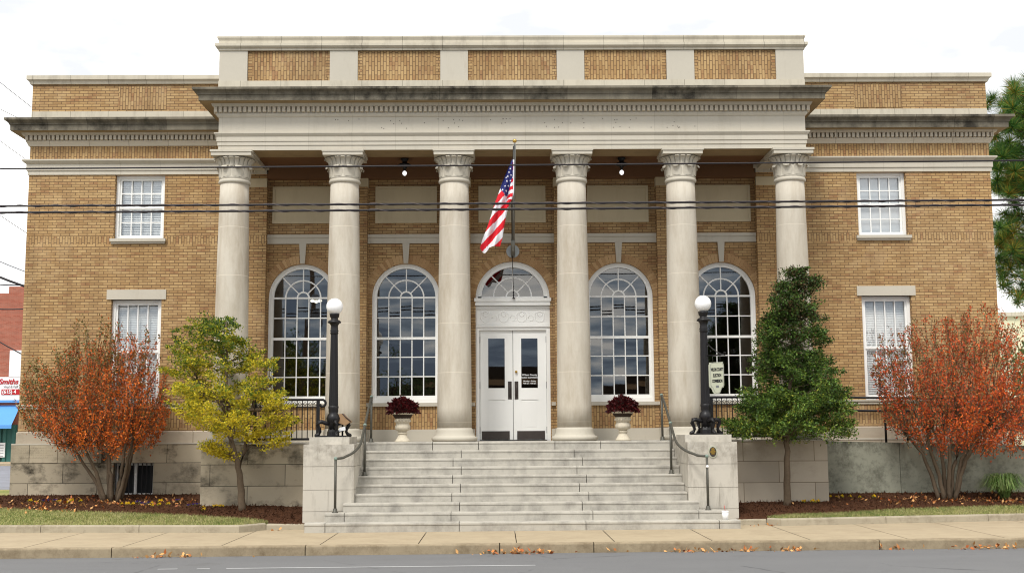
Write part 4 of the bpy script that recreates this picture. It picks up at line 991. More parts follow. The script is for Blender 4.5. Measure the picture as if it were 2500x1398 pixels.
# ================================================================== overhead wires
def wire(px0, px1, Y, r, label, twist=False, sag=.05, name='overhead_cable', grp='cables crossing in front of the building'):
    a = at(0, px0, Y); b = at(2500, px1, Y); sl = (b[1]-a[1])/(b[0]-a[0]); n = 60; pts = []
    for k in range(n+1):
        x = -24+48*k/n; z = a[1]+(x-a[0])*sl + sag*(((x)/24)**2*4 - .55)*.3
        pts.append((x, Y, z))
    m_ = MB(); m_.tube(pts, r, 8); o = m_.build(name, 'wire_black', None); tag(o, label, 'cable', grp)
    if twist:
        q = MB(); N = 900
        q.tube([(-24+48*k/N, Y+(r+.003)*math.cos(k*.55), np.interp(-24+48*k/N, [p[0] for p in pts], [p[2] for p in pts])+(r+.003)*math.sin(k*.55)) for k in range(N+1)], .005, 4)
        q.build('lashing_wire', 'lash_grey', o)
wire(412, 392, -6.0, .015, 'thin dark overhead cable crossing at the height of the capitals')
wire(503, 488, -6.5, .0185, 'upper of two thick twisted cables crossing the columns', True)
wire(519, 500, -6.5, .0195, 'lower of two thick twisted cables crossing the columns', True)

# ================================================================== GROUND
SL = .0027
def zs_of(x): return .082+SL*x
GR = MB()
GR.quad((-400, -300, -.22), (400, -300, -.22), (400, 600, -.22), (-400, 600, -.22)); g = GR.build('ground', 'asphalt'); tag(g, kind='structure')
YC = -6.2
def sheet(name, x0, x1, y0, y1, dz, mat, n=8):
    mb = MB()
    for k in range(n):
        a, b = x0+(x1-x0)*k/n, x0+(x1-x0)*(k+1)/n
        mb.quad((a, y0, zs_of(a)+dz), (b, y0, zs_of(b)+dz), (b, y1, zs_of(b)+dz), (a, y1, zs_of(a)+dz))
    o = mb.build(name, mat, fix=False); tag(o, kind='structure'); return o
sheet('road', -60, 60, -40, YC, -.165, 'asphalt')
mk = MB()
for a, b, yy in ((-5.6, -5.3, -8.1), (-5.0, -4.8, -8.12), (-4.55, .2, -8.1)):
    mk.quad((a, yy-.04, zs_of(a)-.161), (b, yy-.04, zs_of(b)-.161), (b, yy+.04, zs_of(b)-.161), (a, yy+.04, zs_of(a)-.161))
tag(mk.build('road_marking', 'road_paint', fix=False), kind='structure')
sheet('sidewalk_base', -40, 40, YC+.1, -1.2, -.03, 'joint_dark')
sw = MB(); js = [-37.0+1.68*k - .02 for k in range(45)]
for a, b in zip(js[:-1], js[1:]):
    a += .008; b -= .008
    sw.add([(a, YC+.16, zs_of(a)), (b, YC+.16, zs_of(b)), (b, -1.4, zs_of(b)+.02), (a, -1.4, zs_of(a)+.02)], [(0, 1, 2, 3)])
tag(sw.build('sidewalk', 'sidewalk_concrete', fix=False), kind='structure')
kb = MB(); x = -38.0; kj = [at(p, 1345, YC)[0] for p in (272, 745, 1220, 1450, 2148)]
ks = [-40, -20] + sorted(kj) + [20, 40]
def kerb_seg(mb, p0, p1, w, z0, z1, drop, r=.02):
    """kerb stone along p0->p1 (x,y) with eased front edge; z0/z1 top heights at ends"""
    d = Vector((p1[0]-p0[0], p1[1]-p0[1], 0)).normalized(); nrm = Vector((d.y, -d.x, 0))   # towards the road
    pr = [(0, -drop), (.0, -r*1.4), (-r*.4, -r*.4), (-r*1.4, 0), (-w, 0), (-w, -drop)]
    vs = []
    for (px, py), z in ((p0, z0), (p1, z1)):
        for o_, h in pr: vs.append((px+nrm.x*o_, py+nrm.y*o_, z+h))
    n = len(pr); mb.add(vs, [(i, (i+1) % n, (i+1) % n+n, i+n) for i in range(n)] + [tuple(range(n)), tuple(range(2*n-1, n-1, -1))])
for a, b in zip(ks[:-1], ks[1:]): kerb_seg(kb, (a+.008, YC), (b-.008, YC), .17, zs_of(a), zs_of(b), .3)
tag(kb.build('road_kerb', 'kerb_face'), kind='structure')
# lawns, mulch beds and their edging kerbs
def ground_z(x, y):
    fr = ip(FRONT_L if x < 0 else FRONT_R, x)+.15; z0 = zs_of(x)+(.118 if abs(x) < 4.95 else .138)
    return z0 + (.53-z0)*min(1, max(0, (y-fr)/(1.7-fr)))**.85 + (.04 if x > 4 and y > 0 else 0)
EDGE_L = [(-14, .3), (-11.9, .15), (-11.24, -.27), (-10.19, -.70), (-8.25, -1.3), (-6.84, -1.78), (-5.43, -2.51), (-4.6, -2.85), (-4.2, -2.86)]
EDGE_R = [(4.3, -2.86), (5.1, -2.75), (5.59, -2.49), (6.56, -2.29), (8.01, -1.7), (9.43, -1.36), (10.82, -1.15), (14, -.9), (20, -.6)]
FRONT_L = [(-14, -2.45), (-9.35, -2.92), (-5.35, -3.45), (-4.95, -2.86), (-4.2, -2.86)]
FRONT_R = [(4.3, -2.86), (4.95, -2.84), (5.16, -3.14), (9.5, -2.5), (14, -1.95), (20, -1.3)]
def ip(P, x): return float(np.interp(x, [p[0] for p in P], [p[1] for p in P]))
def surf(name, x0, x1, ya, yb, nx, ny, mat, rough=.0, lift=0.0, kind='structure'):
    mb = MB(); vs = []
    for i in range(nx+1):
        x = x0+(x1-x0)*i/nx; a, b = ya(x), yb(x)
        for j in range(ny+1):
            y = a+(b-a)*j/ny; e = min(1, j/2, 99)
            vs.append((x, y, ground_z(x, y)+lift*min(1, j/3)+random.uniform(-rough, rough)))
    fs = [(i*(ny+1)+j, (i+1)*(ny+1)+j, (i+1)*(ny+1)+j+1, i*(ny+1)+j+1) for i in range(nx) for j in range(ny)]
    mb.add(vs, fs, 0, True); o = mb.build(name, mat, fix=False); tag(o, kind=kind); return o
surf('lawn', -20, -4.9, lambda x: ip(FRONT_L, x)+.14, lambda x: max(ip(FRONT_L, x)+.14, ip(EDGE_L, x)+.05), 60, 6, 'lawn_soil')
surf('lawn', 4.95, 24, lambda x: ip(FRONT_R, x)+.14, lambda x: max(ip(FRONT_R, x)+.14, ip(EDGE_R, x)+.05), 60, 6, 'lawn_soil')
surf('mulch_bed', -12.4, -4.2, lambda x: ip(EDGE_L, x), lambda x: 1.75 if x < -6.75 else -.66, 240, 60, 'mulch', .012, .045)
surf('mulch_bed', 4.35, 20, lambda x: ip(EDGE_R, x), lambda x: .9 if x > 6.8 else -.66, 320, 60, 'mulch', .012, .045)
surf('side_lawn', -15, -12.2, lambda x: ip(EDGE_L, x), lambda x: 6, 10, 10, 'lawn_soil')
def edging(pts, name):
    mb = MB()
    for p, q in zip(pts[:-1], pts[1:]):
        L_ = math.hypot(q[0]-p[0], q[1]-p[1]); n = max(1, round(L_/2.6))
        for k in range(n):
            a = (p[0]+(q[0]-p[0])*k/n, p[1]+(q[1]-p[1])*k/n); b = (p[0]+(q[0]-p[0])*(k+1)/n, p[1]+(q[1]-p[1])*(k+1)/n)
            d = ((b[0]-a[0])/max(L_/n, .01), (b[1]-a[1])/max(L_/n, .01)); g = .006
            za, zb = zs_of(a[0])+.15, zs_of(b[0])+.15
            if abs(a[0]) < 5.0 and abs(b[0]) < 5.0: za = zb = zs_of(a[0])+.13
            kerb_seg(mb, (a[0]+d[0]*g, a[1]+d[1]*g), (b[0]-d[0]*g, b[1]-d[1]*g), .15, za, zb, .3)
    tag(mb.build(name, 'kerb_concrete'), kind='structure')
edging(FRONT_L[:-1], 'lawn_kerb'); edging([FRONT_L[-2], FRONT_L[-1]], 'lawn_kerb'); edging(FRONT_R, 'lawn_kerb')
# grass blades
def grass(x0, x1, fr, ed, n):
    x = rng.uniform(x0, x1, n); a = np.array([ip(fr, q)+.15 for q in x]); b = np.array([ip(ed, q)+.08 for q in x]); k = b > a+.03
    x, a, b = x[k], a[k], b[k]; y = a+(b-a)*rng.random(len(x))
    z = np.array([ground_z(p, q) for p, q in zip(x, y)])
    P = np.stack([x, y, z], 1); n = len(x); h = rng.uniform(.02, .055, n); th = rng.uniform(0, 2*PI, n); w = .006
    s = np.stack([np.cos(th)*w, np.sin(th)*w, np.zeros(n)], 1); t = P+np.stack([rng.normal(0, .018, n), rng.normal(0, .018, n), h], 1)
    return np.stack([P-s, P+s, t], 1)
o = quads_mesh('grass', np.concatenate([grass(-14, -4.95, FRONT_L, EDGE_L, 26000), grass(5, 14, FRONT_R, EDGE_R, 20000)]), 'grass_blade', None, 3)
tag(o, 'short pale autumn grass in the strips along the sidewalk', 'grass', kind='stuff')
# mulch chips
def chips(n, x0, x1, ed, back):
    x = rng.uniform(x0, x1, n); lo = np.array([ip(ed, q) for q in x]); hi = np.array([back(q) for q in x]); y = lo+(hi-lo)*rng.random(n)**.9
    z = np.array([ground_z(p, q)+.045 for p, q in zip(x, y)])
    return leaves(np.stack([x, y, z], 1), .07, .02, flat=(0, 0, 1))
o = quads_mesh('mulch_chips', np.concatenate([chips(9000, -12.2, -4.25, EDGE_L, lambda q: 1.6 if q < -6.8 else -.72), chips(9000, 4.45, 14, EDGE_R, lambda q: .6 if q > 6.8 else -.72)]), 'mulch', None)
tag(o, 'loose shredded bark chips over the planting beds', 'mulch', kind='stuff')
# fallen leaves
P = []
def scatter(n, cx, cy, sx, sy, zf):
    for _ in range(n):
        x, y = random.gauss(cx, sx), random.gauss(cy, sy); P.append((x, y, zf(x, y)))
bedz = lambda x, y: ground_z(x, min(y, 1.6))+.06
scatter(260, -9.3, .1, 1.1, .5, bedz); scatter(60, -7.6, -.3, .8, .5, bedz); scatter(30, -10.2, -.8, .5, .2, bedz)
scatter(230, 9.6, -.5, 1.2, .35, bedz); scatter(70, 11, -.9, .8, .2, bedz); scatter(40, 7.3, -1.0, 1.0, .4, bedz)
P = [p for p in P if not (abs(p[0]) < 6.75 and p[1] > -.75)]
gut = lambda x, y: zs_of(x)-.165+random.uniform(0, .055)
for px, n, sx in ((365, 16, .12), (400, 14, .2), (445, 14, .12), (1255, 60, .28), (1310, 25, .15), (1695, 45, .22), (1815, 25, .12), (1905, 10, .15), (1940, 30, .14), (2180, 20, .12), (2370, 30, .2), (2430, 40, .2), (540, 5, .2), (1545, 5, .4)):
    scatter(int(n*.8), at(px, 1345, YC-.1)[0], YC-.1, sx*1.2, .045, gut)
for px in (1890, 1880, 1845, 1895): scatter(4, at(px, 1275, -3.0)[0], -3.02, .05, .05, lambda x, y: zs_of(x)+.03)
scatter(5, -4.75, -3.05, .08, .06, lambda x, y: zs_of(x)+.03)
o = quads_mesh('fallen_leaves', leaves(np.array(P), .085, .055, flat=(0, 0, 1)), 'leaf_fallen', None)
tag(o, 'dry tan fallen leaves on the beds and along the kerb', 'leaves', kind='stuff')

# ---- pansies
def pansy(col):
    t = thing('pansy', 'x', 'pansy', (0, 0, 0), 'pansies along the planting beds')
    fl = []
    for k in range(7):
        c = np.array([random.gauss(0, .05), random.gauss(0, .035), .07+random.uniform(0, .06)])
        for j in range(5):
            a = 2*PI*j/5+random.random(); d = np.array([math.cos(a), -.35, math.sin(a)])*.034; s = np.array([-math.sin(a), 0, math.cos(a)])*.02
            fl.append([c, c+d*.6+s, c+d, c+d*.6-s])
    quads_mesh('blossom', np.array(fl), col, t)
    g = rng.normal(size=(50, 3))*np.array([.05, .04, .02])+np.array([0, 0, .04])
    quads_mesh('foliage', leaves(g, .05, .025), 'leaf_holly', t)
    return t
py_, pp_ = pansy('petal_yellow'), pansy('petal_purple')
spots = [(75, 1221, 0), (90, 1224, 0), (118, 1221, 1), (105, 1221, 1), (133, 1220, 1), (146, 1223, 0), (163, 1225, 0), (175, 1221, 0), (198, 1221, 0), (298, 1228, 0), (312, 1229, 0), (326, 1229, 0), (335, 1225, 1), (345, 1228, 1), (352, 1230, 1), (362, 1227, 1), (371, 1227, 0), (372, 1232, 0), (393, 1222, 0), (390, 1230, 0), (412, 1229, 0), (432, 1220, 1), (459, 1232, 1), (472, 1230, 1), (482, 1229, 1), (498, 1236, 0), (499, 1243, 0), (525, 1228, 0), (537, 1227, 0), (545, 1230, 0),
         (1963, 1212, 0), (1985, 1211, 0), (1998, 1213, 0), (2016, 1214, 0), (2027, 1208, 0), (2043, 1209, 0), (2057, 1211, 0), (2077, 1210, 0), (2100, 1211, 0), (2135, 1207, 0)]
first = {0: True, 1: True}
for k, (px, pyv, kind) in enumerate(spots):
    src = pp_ if kind else py_
    t = src if first[kind] else copy_tree(src); first[kind] = False
    z = .45
    for _ in range(30):
        # walk the sight line down to the bed surface
        lo, hi = -2.6, 1.5
        for _ in range(25):
            mid = (lo+hi)/2; x_, z_ = at(px, pyv+3, mid)
            if z_ > ground_z(x_, mid)+.04: lo = mid
            else: hi = mid
        break
    Y_ = min(lo, 1.45 if px < 495 else (-.85 if px < 2000 else .4)); x_ = at(px, pyv, Y_)[0]
    t.location = (x_, Y_, ground_z(x_, Y_)+.03); t.rotation_euler[2] = random.uniform(-.6, .6); s = random.uniform(.42, .62); t.scale = (s, s, s)
    side = 'left' if px < 1000 else 'right'
    if px < 495: lab = ('purple' if kind else 'yellow')+' pansies along the stained wall under the orange myrtle, left bed'
    elif px < 1000: lab = 'yellow pansies beside the thin trunk of the yellow-green tree'
    else: lab = 'yellow pansies in the right bed, between the green tree and the red myrtle'
    t['label'] = lab; t['group'] = ('purple pansies in the left bed' if kind else 'yellow pansies in the left bed') if px < 495 else ('yellow pansies by the yellow tree' if px < 1000 else 'yellow pansies in the right bed')

# ================================================================== ramp wall and rails on the right
rw = MB(); x0 = PF; xs = [PF, at(2196, 1100, .55)[0], 14, 22]; g = .006
for a, b in zip(xs[:-1], xs[1:]):
    za, zb = 1.735-(a-PF)*.03, 1.735-(b-PF)*.03
    rw.add([(a+g, .55, -.1), (b-g, .55, -.1), (b-g, .55, zb), (a+g, .55, za), (a+g, .75, -.1), (b-g, .75, -.1), (b-g, .75, zb), (a+g, .75, za)], [(0, 1, 2, 3), (4, 7, 6, 5), (3, 2, 6, 7), (0, 3, 7, 4), (1, 5, 6, 2)])
rwo = rw.build('ramp_wall', 'ramp_concrete'); tag(rwo, 'mottled grey concrete wall of the ramp behind the red myrtle', 'wall')
rf = MB(); rf.quad((PF, .75, 1.6), (22, .75, 1.2), (22, 1.7, 1.2), (PF, 1.7, 1.6)); tag(rf.build('ramp_floor', 'lot_concrete', fix=False), kind='structure')
RR = thing('ramp_railing', 'black pipe railing on the ramp wall beneath the right window', 'railing', (9, .65, 1.6))
zr = lambda x: 2.42-(x-7.2)*.018
for px in (2162, 2215, 2303, 2386): 
    x = at(px, 1040, .65)[0]; MB().tube([(x, .65, 1.6), (x, .65, zr(x))], .027, 8).build('post', 'iron_black', RR)
MB().tube([(6.95, .65, zr(6.95)), (11.9, .65, zr(11.9))], .027, 8).build('rail', 'iron_black', RR)
MB().tube([(6.95, 1.5, zr(6.95)+.33), (11.9, 1.5, zr(11.9)+.33)], .03, 8).build('wall_rail', 'iron_black', RR)
R2 = thing('ramp_railing', 'black pipe railing sloping up past the right end of the building', 'railing', (13, 4, 1.2))
for py0, py1 in ((1012, 1006), (1018, 1012), (1028, 1020), (1042, 1036), (1050, 1045)):
    a = at(2440, py0, 4.0); b = at(2620, py1-4, 4.0); MB().tube([(a[0], 4, a[1]), (b[0], 4, b[1])], .03, 8).build('rail', 'iron_black', R2)
for px in (2471, 2560):
    a = at(px, 1030, 4.0); MB().tube([(a[0], 4, 1.2), (a[0], 4, a[1]+.0)], .035, 8).build('post', 'iron_black', R2)
lot = MB(); lot.quad((12.2, 2, 1.0), (60, 2, 1.0), (60, 60, 1.6), (12.2, 60, 1.6)); tag(lot.build('parking_lot', 'lot_concrete', fix=False), kind='structure')
MB_ = MB(); MB_.box(13.3, 30, 6, 6.3, .6, 1.95); tag(MB_.build('low_wall', 'beige_render'), 'pale low wall behind the ramp rails, right of the building', 'wall')

# ================================================================== TREES
def row_at(rows, y):
    ys = [r[0] for r in rows]; return float(np.interp(y, ys, [r[1] for r in rows])), float(np.interp(y, ys, [r[2] for r in rows]))
def sample_crown(rows, n, Y, depth=1.0, edge=1.0, thin=0.0):
    """points in a solid crown: width measured at each height, depth as wide as the crown is"""
    ys = np.array([r[0] for r in rows], float); w = np.array([r[2]-r[1] for r in rows], float)
    out = []
    while len(out) < n:
        y = random.uniform(ys[0], ys[-1])
        if random.random() > np.interp(y, ys, w)/w.max(): continue
        a, b = row_at(rows, y); u = random.uniform(-1, 1)*edge; px = (a+b)/2+(b-a)/2*u
        if thin and random.random() < thin*(.55*abs(u)**2 + .75*max(0, 1-(y-ys[0])/(ys[-1]-ys[0])/.75)**1.5): continue
        x, z = at(px, y, Y); hw = (b-a)/2/F_PX*27*depth
        out.append((x, Y+hw*math.sqrt(max(0, 1-u*u))*random.uniform(-1, 1), z))
    return np.array(out)
def branch_path(a, b, k=5, wob=.05):
    a, b = Vector(a), Vector(b); L_ = (b-a).length
    return [a+(b-a)*(i/k)+Vector((random.gauss(0, 1), random.gauss(0, 1), random.gauss(0, 1)))*(wob*L_*math.sin(PI*i/k)) for i in range(k+1)]

def myrtle(px, py, Y, rows, stems, mat, label, nclus, seed, plumes=()):
    random.seed(seed); x, _ = at(px, py, Y); z = ground_z(x, Y)+.02
    t = thing('crape_myrtle', label, 'tree', (x, Y, z)); tr = MB(); base = Vector((x, Y, z)); heads = []
    for (sx, dyy, pts) in stems:
        P = [base+Vector((sx, dyy*.3, 0))]; 
        for k, (qx, qy) in enumerate(pts):
            a = at(qx, qy, Y); P.append(Vector((a[0], Y+dyy*(k+1)/len(pts), a[1])))
        # smooth
        Q = []
        for i in range(len(P)-1):
            for k in range(4): Q.append(P[i].lerp(P[i+1], k/4)+Vector((random.gauss(0, .008), random.gauss(0, .008), 0)))
        Q.append(P[-1]); n = len(Q); tr.tube(Q, [.052-.03*i/n for i in range(n)], 8); heads.append(P[-1])
    C = sample_crown(rows, nclus, Y, .95, thin=.8); V = []; hub = base+Vector((0, 0, .9))
    for c in C:
        c = Vector(c); h = min(heads, key=lambda q: (q-c).length + random.uniform(0, .35))
        d = (c-hub).normalized()*.6+Vector((random.gauss(0, .22), random.gauss(0, .22), .75)); d.normalize()
        ln = random.uniform(.3, .62)*(1.25 if (c-hub).length > 1.3 else 1); a, b = c-d*ln*.55, c+d*ln*.45
        if random.random() < .3: tr.tube(branch_path(h, a, 4, .06), [.012, .009, .007, .005, .004], 5)
        tr.tube([a, c, b], [.006, .004, .002], 4)
        m_ = random.randint(26, 60); s = rng.random(m_)**.8
        pts = np.array(a)[None]+np.array(b-a)[None]*s[:, None]+rng.normal(size=(m_, 3))*.05*(1.15-s[:, None]*.7)
        V.append(leaves(pts, .06, .031, axis=np.array(d)[None]*.8))
    for qx, qy in plumes:                       # long shoots that stand clear of the crown
        b = Vector((at(qx, qy, Y)[0], Y+random.uniform(-.3, .3), at(qx, qy, Y)[1])); d = ((b-hub).normalized()*.8+Vector((0, 0, .45))).normalized(); ln = random.uniform(.6, .95); a = b-d*ln
        tr.tube(branch_path(a, b, 4, .03), [.008, .006, .005, .004, .002], 4); m_ = random.randint(30, 46); q = rng.random(m_)
        V.append(leaves(np.array(a)[None]+np.array(b-a)[None]*q[:, None]+rng.normal(size=(m_, 3))*.035*(1.2-q[:, None]), .062, .03, axis=np.array(d)[None]*.8))
    tr.build('trunk', 'bark_grey', t); quads_mesh('crown', np.concatenate(V), mat, t)
    return t
myrtle(268, 1212, .5, [(795, 195, 215), (815, 185, 345), (835, 160, 372), (865, 130, 380), (900, 95, 392), (940, 66, 402), (980, 52, 410), (1015, 55, 408), (1045, 85, 395), (1075, 140, 380), (1098, 165, 330)],
       [(-.15, .1, [(235, 1180), (205, 1135), (172, 1085)]), (-.08, -.2, [(238, 1150), (222, 1118), (212, 1082)]), (-.02, .2, [(262, 1150), (258, 1110), (228, 1088)]), (.05, -.1, [(272, 1160), (268, 1110), (264, 1075)]), (.12, .25, [(293, 1160), (296, 1110), (300, 1070)]), (.2, -.15, [(305, 1170), (316, 1120), (334, 1060)]), (.22, .1, [(312, 1150), (322, 1100), (350, 1040)])],
       'leaf_myrtle', 'multi-stemmed crape myrtle with orange-red leaves before the left window', 580, 3, [(205, 800), (215, 822), (322, 815), (356, 822), (340, 850), (112, 905), (85, 930), (408, 930), (240, 850), (270, 835), (66, 985), (384, 880), (298, 858), (150, 862), (176, 838)])
myrtle(2312, 1197, -.35, [(755, 2350, 2372), (775, 2345, 2480), (800, 2225, 2486), (830, 2170, 2500), (860, 2150, 2520), (900, 2140, 2545), (940, 2145, 2570), (980, 2150, 2585), (1015, 2165, 2580), (1045, 2195, 2560), (1070, 2235, 2540), (1092, 2262, 2420)],
       [(-.18, .1, [(2275, 1160), (2255, 1105), (2215, 1060)]), (-.1, -.2, [(2285, 1140), (2262, 1090), (2256, 1050)]), (-.02, .2, [(2308, 1150), (2300, 1090), (2285, 1045)]), (.03, -.1, [(2315, 1140), (2318, 1090), (2330, 1040)]), (.1, .25, [(2330, 1150), (2345, 1100), (2358, 1040)]), (.15, -.1, [(2345, 1160), (2362, 1110), (2395, 1040)]), (.17, .1, [(2350, 1120), (2380, 1075), (2420, 1030)])],
       'leaf_myrtle_red', 'large multi-stemmed crape myrtle with red-orange leaves by the ramp wall', 740, 5, [(2372, 760), (2360, 785), (2478, 768), (2440, 790), (2168, 800), (2180, 835), (2142, 900), (2228, 795), (2285, 800), (2320, 785), (2150, 940), (2160, 1010), (2405, 775), (2492, 830)])

def cluster_tree(name, px, py, Y, trunk_pts, forks, rows, nclus, mat, bark, label, lsz, cr, per, seed, extra=(), depth=.95, flat=.7, spray=0.0, upw=.25):
    random.seed(seed); x, _ = at(px, py, Y); z = ground_z(x, Y)
    t = thing(name, label, 'tree', (x, Y, z)); tr = MB()
    P = [Vector((x, Y, z-.02))]+[Vector((at(a, b, Y)[0], Y, at(a, b, Y)[1])) for a, b in trunk_pts]
    Q = []
    for i in range(len(P)-1):
        for k in range(4): Q.append(P[i].lerp(P[i+1], k/4)+Vector((random.gauss(0, .008), random.gauss(0, .008), 0)))
    Q.append(P[-1]); n = len(Q); r0 = .085; tr.tube(Q, [max(.012, r0-(r0-.012)*(i/n)**.8) for i in range(n)], 10)
    axis = Q[n//3:]
    for f in forks:
        Pf = [Vector((at(a, b, Y)[0], Y+.05*j, at(a, b, Y)[1])) for j, (a, b) in enumerate(f)]; tr.tube(Pf, [.05-.03*i/len(Pf) for i in range(len(Pf))], 8); axis += Pf[1:]
    C = list(sample_crown(rows, nclus, Y, depth, .92, thin=.35))
    for (ex, ey, k) in extra:
        for _ in range(k): a = at(ex+random.gauss(0, 9), ey+random.gauss(0, 5), Y); C.append(np.array((a[0], Y+random.gauss(0, .1), a[1])))
    V = []
    for c in C:
        cv = Vector(c); h = min(axis, key=lambda q: (q-cv).length+abs(q.z+.25-cv.z)*.6)
        if random.random() < .35: tr.tube(branch_path(h, cv, 4, .06), [.014, .011, .008, .006, .004], 5)
        m_ = random.randint(*per); r = cr*random.uniform(.6, 1.25)
        out = np.array((cv-Vector((x, Y, cv.z))).normalized()) if (cv-Vector((x, Y, cv.z))).length > .05 else np.array((0, 0, 1.))
        dirv = out*.9+np.array([random.gauss(0, .35), random.gauss(0, .35), upw+random.gauss(0, .25)]); dirv = dirv/np.linalg.norm(dirv); tt = rng.uniform(-1, 1, (m_, 1))
        pts = np.array(c)[None]+np.clip(rng.normal(size=(m_, 3)), -1.7, 1.7)*np.array([r, r, r*flat])*(1-.55*(tt > 0)*tt*(spray > 0))+dirv[None]*tt*spray
        V.append(leaves(pts, lsz, lsz*.5, axis=(out*.5+np.array([0, 0, .25]))[None]))
    tr.build('trunk', bark, t); quads_mesh('crown', np.concatenate(V), mat, t); return t
cluster_tree('yellowing_tree', 592, 1230, -1.5, [(588, 1180), (578, 1125), (562, 1065), (556, 1000), (552, 920), (553, 850), (552, 785)], [[(583, 1140), (597, 1100), (600, 1050), (620, 960)], [(556, 1010), (520, 960), (480, 930)], [(558, 990), (610, 960), (660, 940)], [(556, 1000), (620, 1000), (690, 1000)]],
   [(762, 555, 566), (772, 528, 578), (790, 455, 578), (815, 440, 598), (845, 424, 604), (868, 424, 640), (885, 425, 678), (910, 414, 664), (940, 422, 676), (965, 412, 700), (985, 414, 700), (1010, 428, 708), (1035, 462, 720), (1060, 520, 728), (1074, 600, 716), (1086, 640, 705)],
   235, 'leaf_yellow', 'bark_grey', 'small slender tree with yellow-green leaves left of the steps', .06, .068, (90, 160), 11, [(528, 1098, 5), (548, 1108, 5), (515, 1092, 2)], flat=.6, spray=.24, upw=.3)
cluster_tree('evergreen_tree', 1921, 1218, -1.3, [(1921, 1160), (1922, 1080), (1926, 1000), (1930, 900), (1935, 800), (1940, 700)], [[(1926, 1060), (1900, 1040), (1860, 1020)], [(1926, 1060), (1970, 1040), (2030, 1020)]],
   [(657, 1925, 1962), (675, 1910, 1978), (700, 1893, 1982), (730, 1882, 1980), (760, 1877, 1984), (800, 1862, 2010), (835, 1848, 2016), (865, 1848, 2010), (900, 1828, 2035), (940, 1816, 2062), (975, 1800, 2072), (1005, 1788, 2078), (1035, 1777, 2090), (1055, 1785, 2082), (1068, 1850, 2030)],
   330, 'leaf_holly', 'bark_grey', 'dense dark green conical evergreen tree in front of the rightmost column', .06, .098, (140, 240), 17, [(1945, 668, 4), (1930, 700, 7), (1938, 735, 7), (1962, 690, 4), (1925, 770, 5), (1950, 760, 5)], flat=.7, spray=.2, upw=.15)

# ---- pine at right
random.seed(23)
PX, PY_ = 17.8, 9.0; PT = thing('pine_tree', 'tall long-needled pine behind the right end of the building', 'tree', (PX, PY_, 1.0)); tr = MB()
tr.tube([(PX, PY_, .9), (PX-.1, PY_, 5), (PX+.1, PY_, 9), (PX, PY_, 13), (PX, PY_, 14.5)], [.28, .24, .2, .12, .04], 12)
rowsP = [(165, 2492, 2640), (190, 2478, 2660), (230, 2470, 2680), (255, 2445, 2700), (300, 2436, 2720), (340, 2408, 2740), (380, 2406, 2750), (430, 2420, 2760), (470, 2425, 2760), (520, 2418, 2760), (590, 2432, 2760), (650, 2432, 2770), (700, 2440, 2770), (740, 2445, 2760)]
V = []
def burst(c, n, ln):
    d = unit(rng.normal(size=(n, 3))+np.array([0, -.1, .45])); s = unit(np.cross(d, rng.normal(size=(n, 3))))*.007
    c = np.array(c)[None]; b = c+d*.03
    return np.stack([b-s, b+s, c+d*ln*rng.uniform(.7, 1.15, (n, 1))], 1)
for y0, y1, k, n in ((195, 480, 170, 230), (480, 640, 62, 140), (560, 640, 26, 240), (640, 745, 50, 130)):
    for _ in range(k):
        y = random.uniform(y0, y1); a, b = row_at(rowsP, y); px = random.uniform(a, b) if random.random() < .5 else random.uniform(a, a+90)
        Yc = PY_+random.uniform(-1.6, 1.6); x, z = at(px, y, Yc); V.append(burst((x, Yc, z), n, .46))
        tr.tube(branch_path((PX, PY_, z-random.uniform(.2, 1.0)), (x, Yc, z), 6, .05), [.05, .042, .035, .028, .02, .014, .01], 5)
for _ in range(44):  # rest of the crown, towards and beyond the frame edge
    a = random.uniform(0, 2*PI); r = random.uniform(.4, 2.6); q = (PX+r*math.cos(a), PY_+r*math.sin(a), random.uniform(6, 12.4)); V.append(burst(q, 170, .46))
    tr.tube(branch_path((PX, PY_, q[2]-random.uniform(.2, .9)), q, 4, .05), [.045, .035, .025, .016, .01], 5)
for k in range(4):
    xc, zc = at(2404+k*5, 255-k*12+14, 10); V.append(burst((xc-.1+k*.05, 10, zc-.1), 160, .42))
tr.build('trunk', 'bark_dark', PT); quads_mesh('crown', np.concatenate(V), 'needle_pine', PT, 3)

# ---- liriope clump
random.seed(5); gx, gz = at(2452, 1200, -.35); gz = ground_z(gx, -.35)+.03
LG = MB(); V = []
for k in range(520):
    a = random.uniform(0, 2*PI); r = random.uniform(.25, .66); h = random.uniform(.28, .56); n = 7; p0 = np.array([gx+.08*math.cos(a)*random.random(), -.35+.08*math.sin(a)*random.random(), gz]); prev = None
    sd = np.array([-math.sin(a), math.cos(a), 0])*.011
    for i in range(n+1):
        s = i/n; p = p0+np.array([math.cos(a)*r*s, math.sin(a)*r*s, h*(math.sin(min(1, s*1.15)*PI*.72)/.95)*(1 if s < .8 else 1-(s-.8)*1.2)]); w = sd*(1-s*.8)
        if prev is not None: V.append([prev[0]-prev[1], prev[0]+prev[1], p+w, p-w])
        prev = (p, w)
o = quads_mesh('ornamental_grass', np.array(V), 'blade_liriope', None); tag(o, 'arching clump of strappy green leaves by the ramp wall, far right', 'plant')

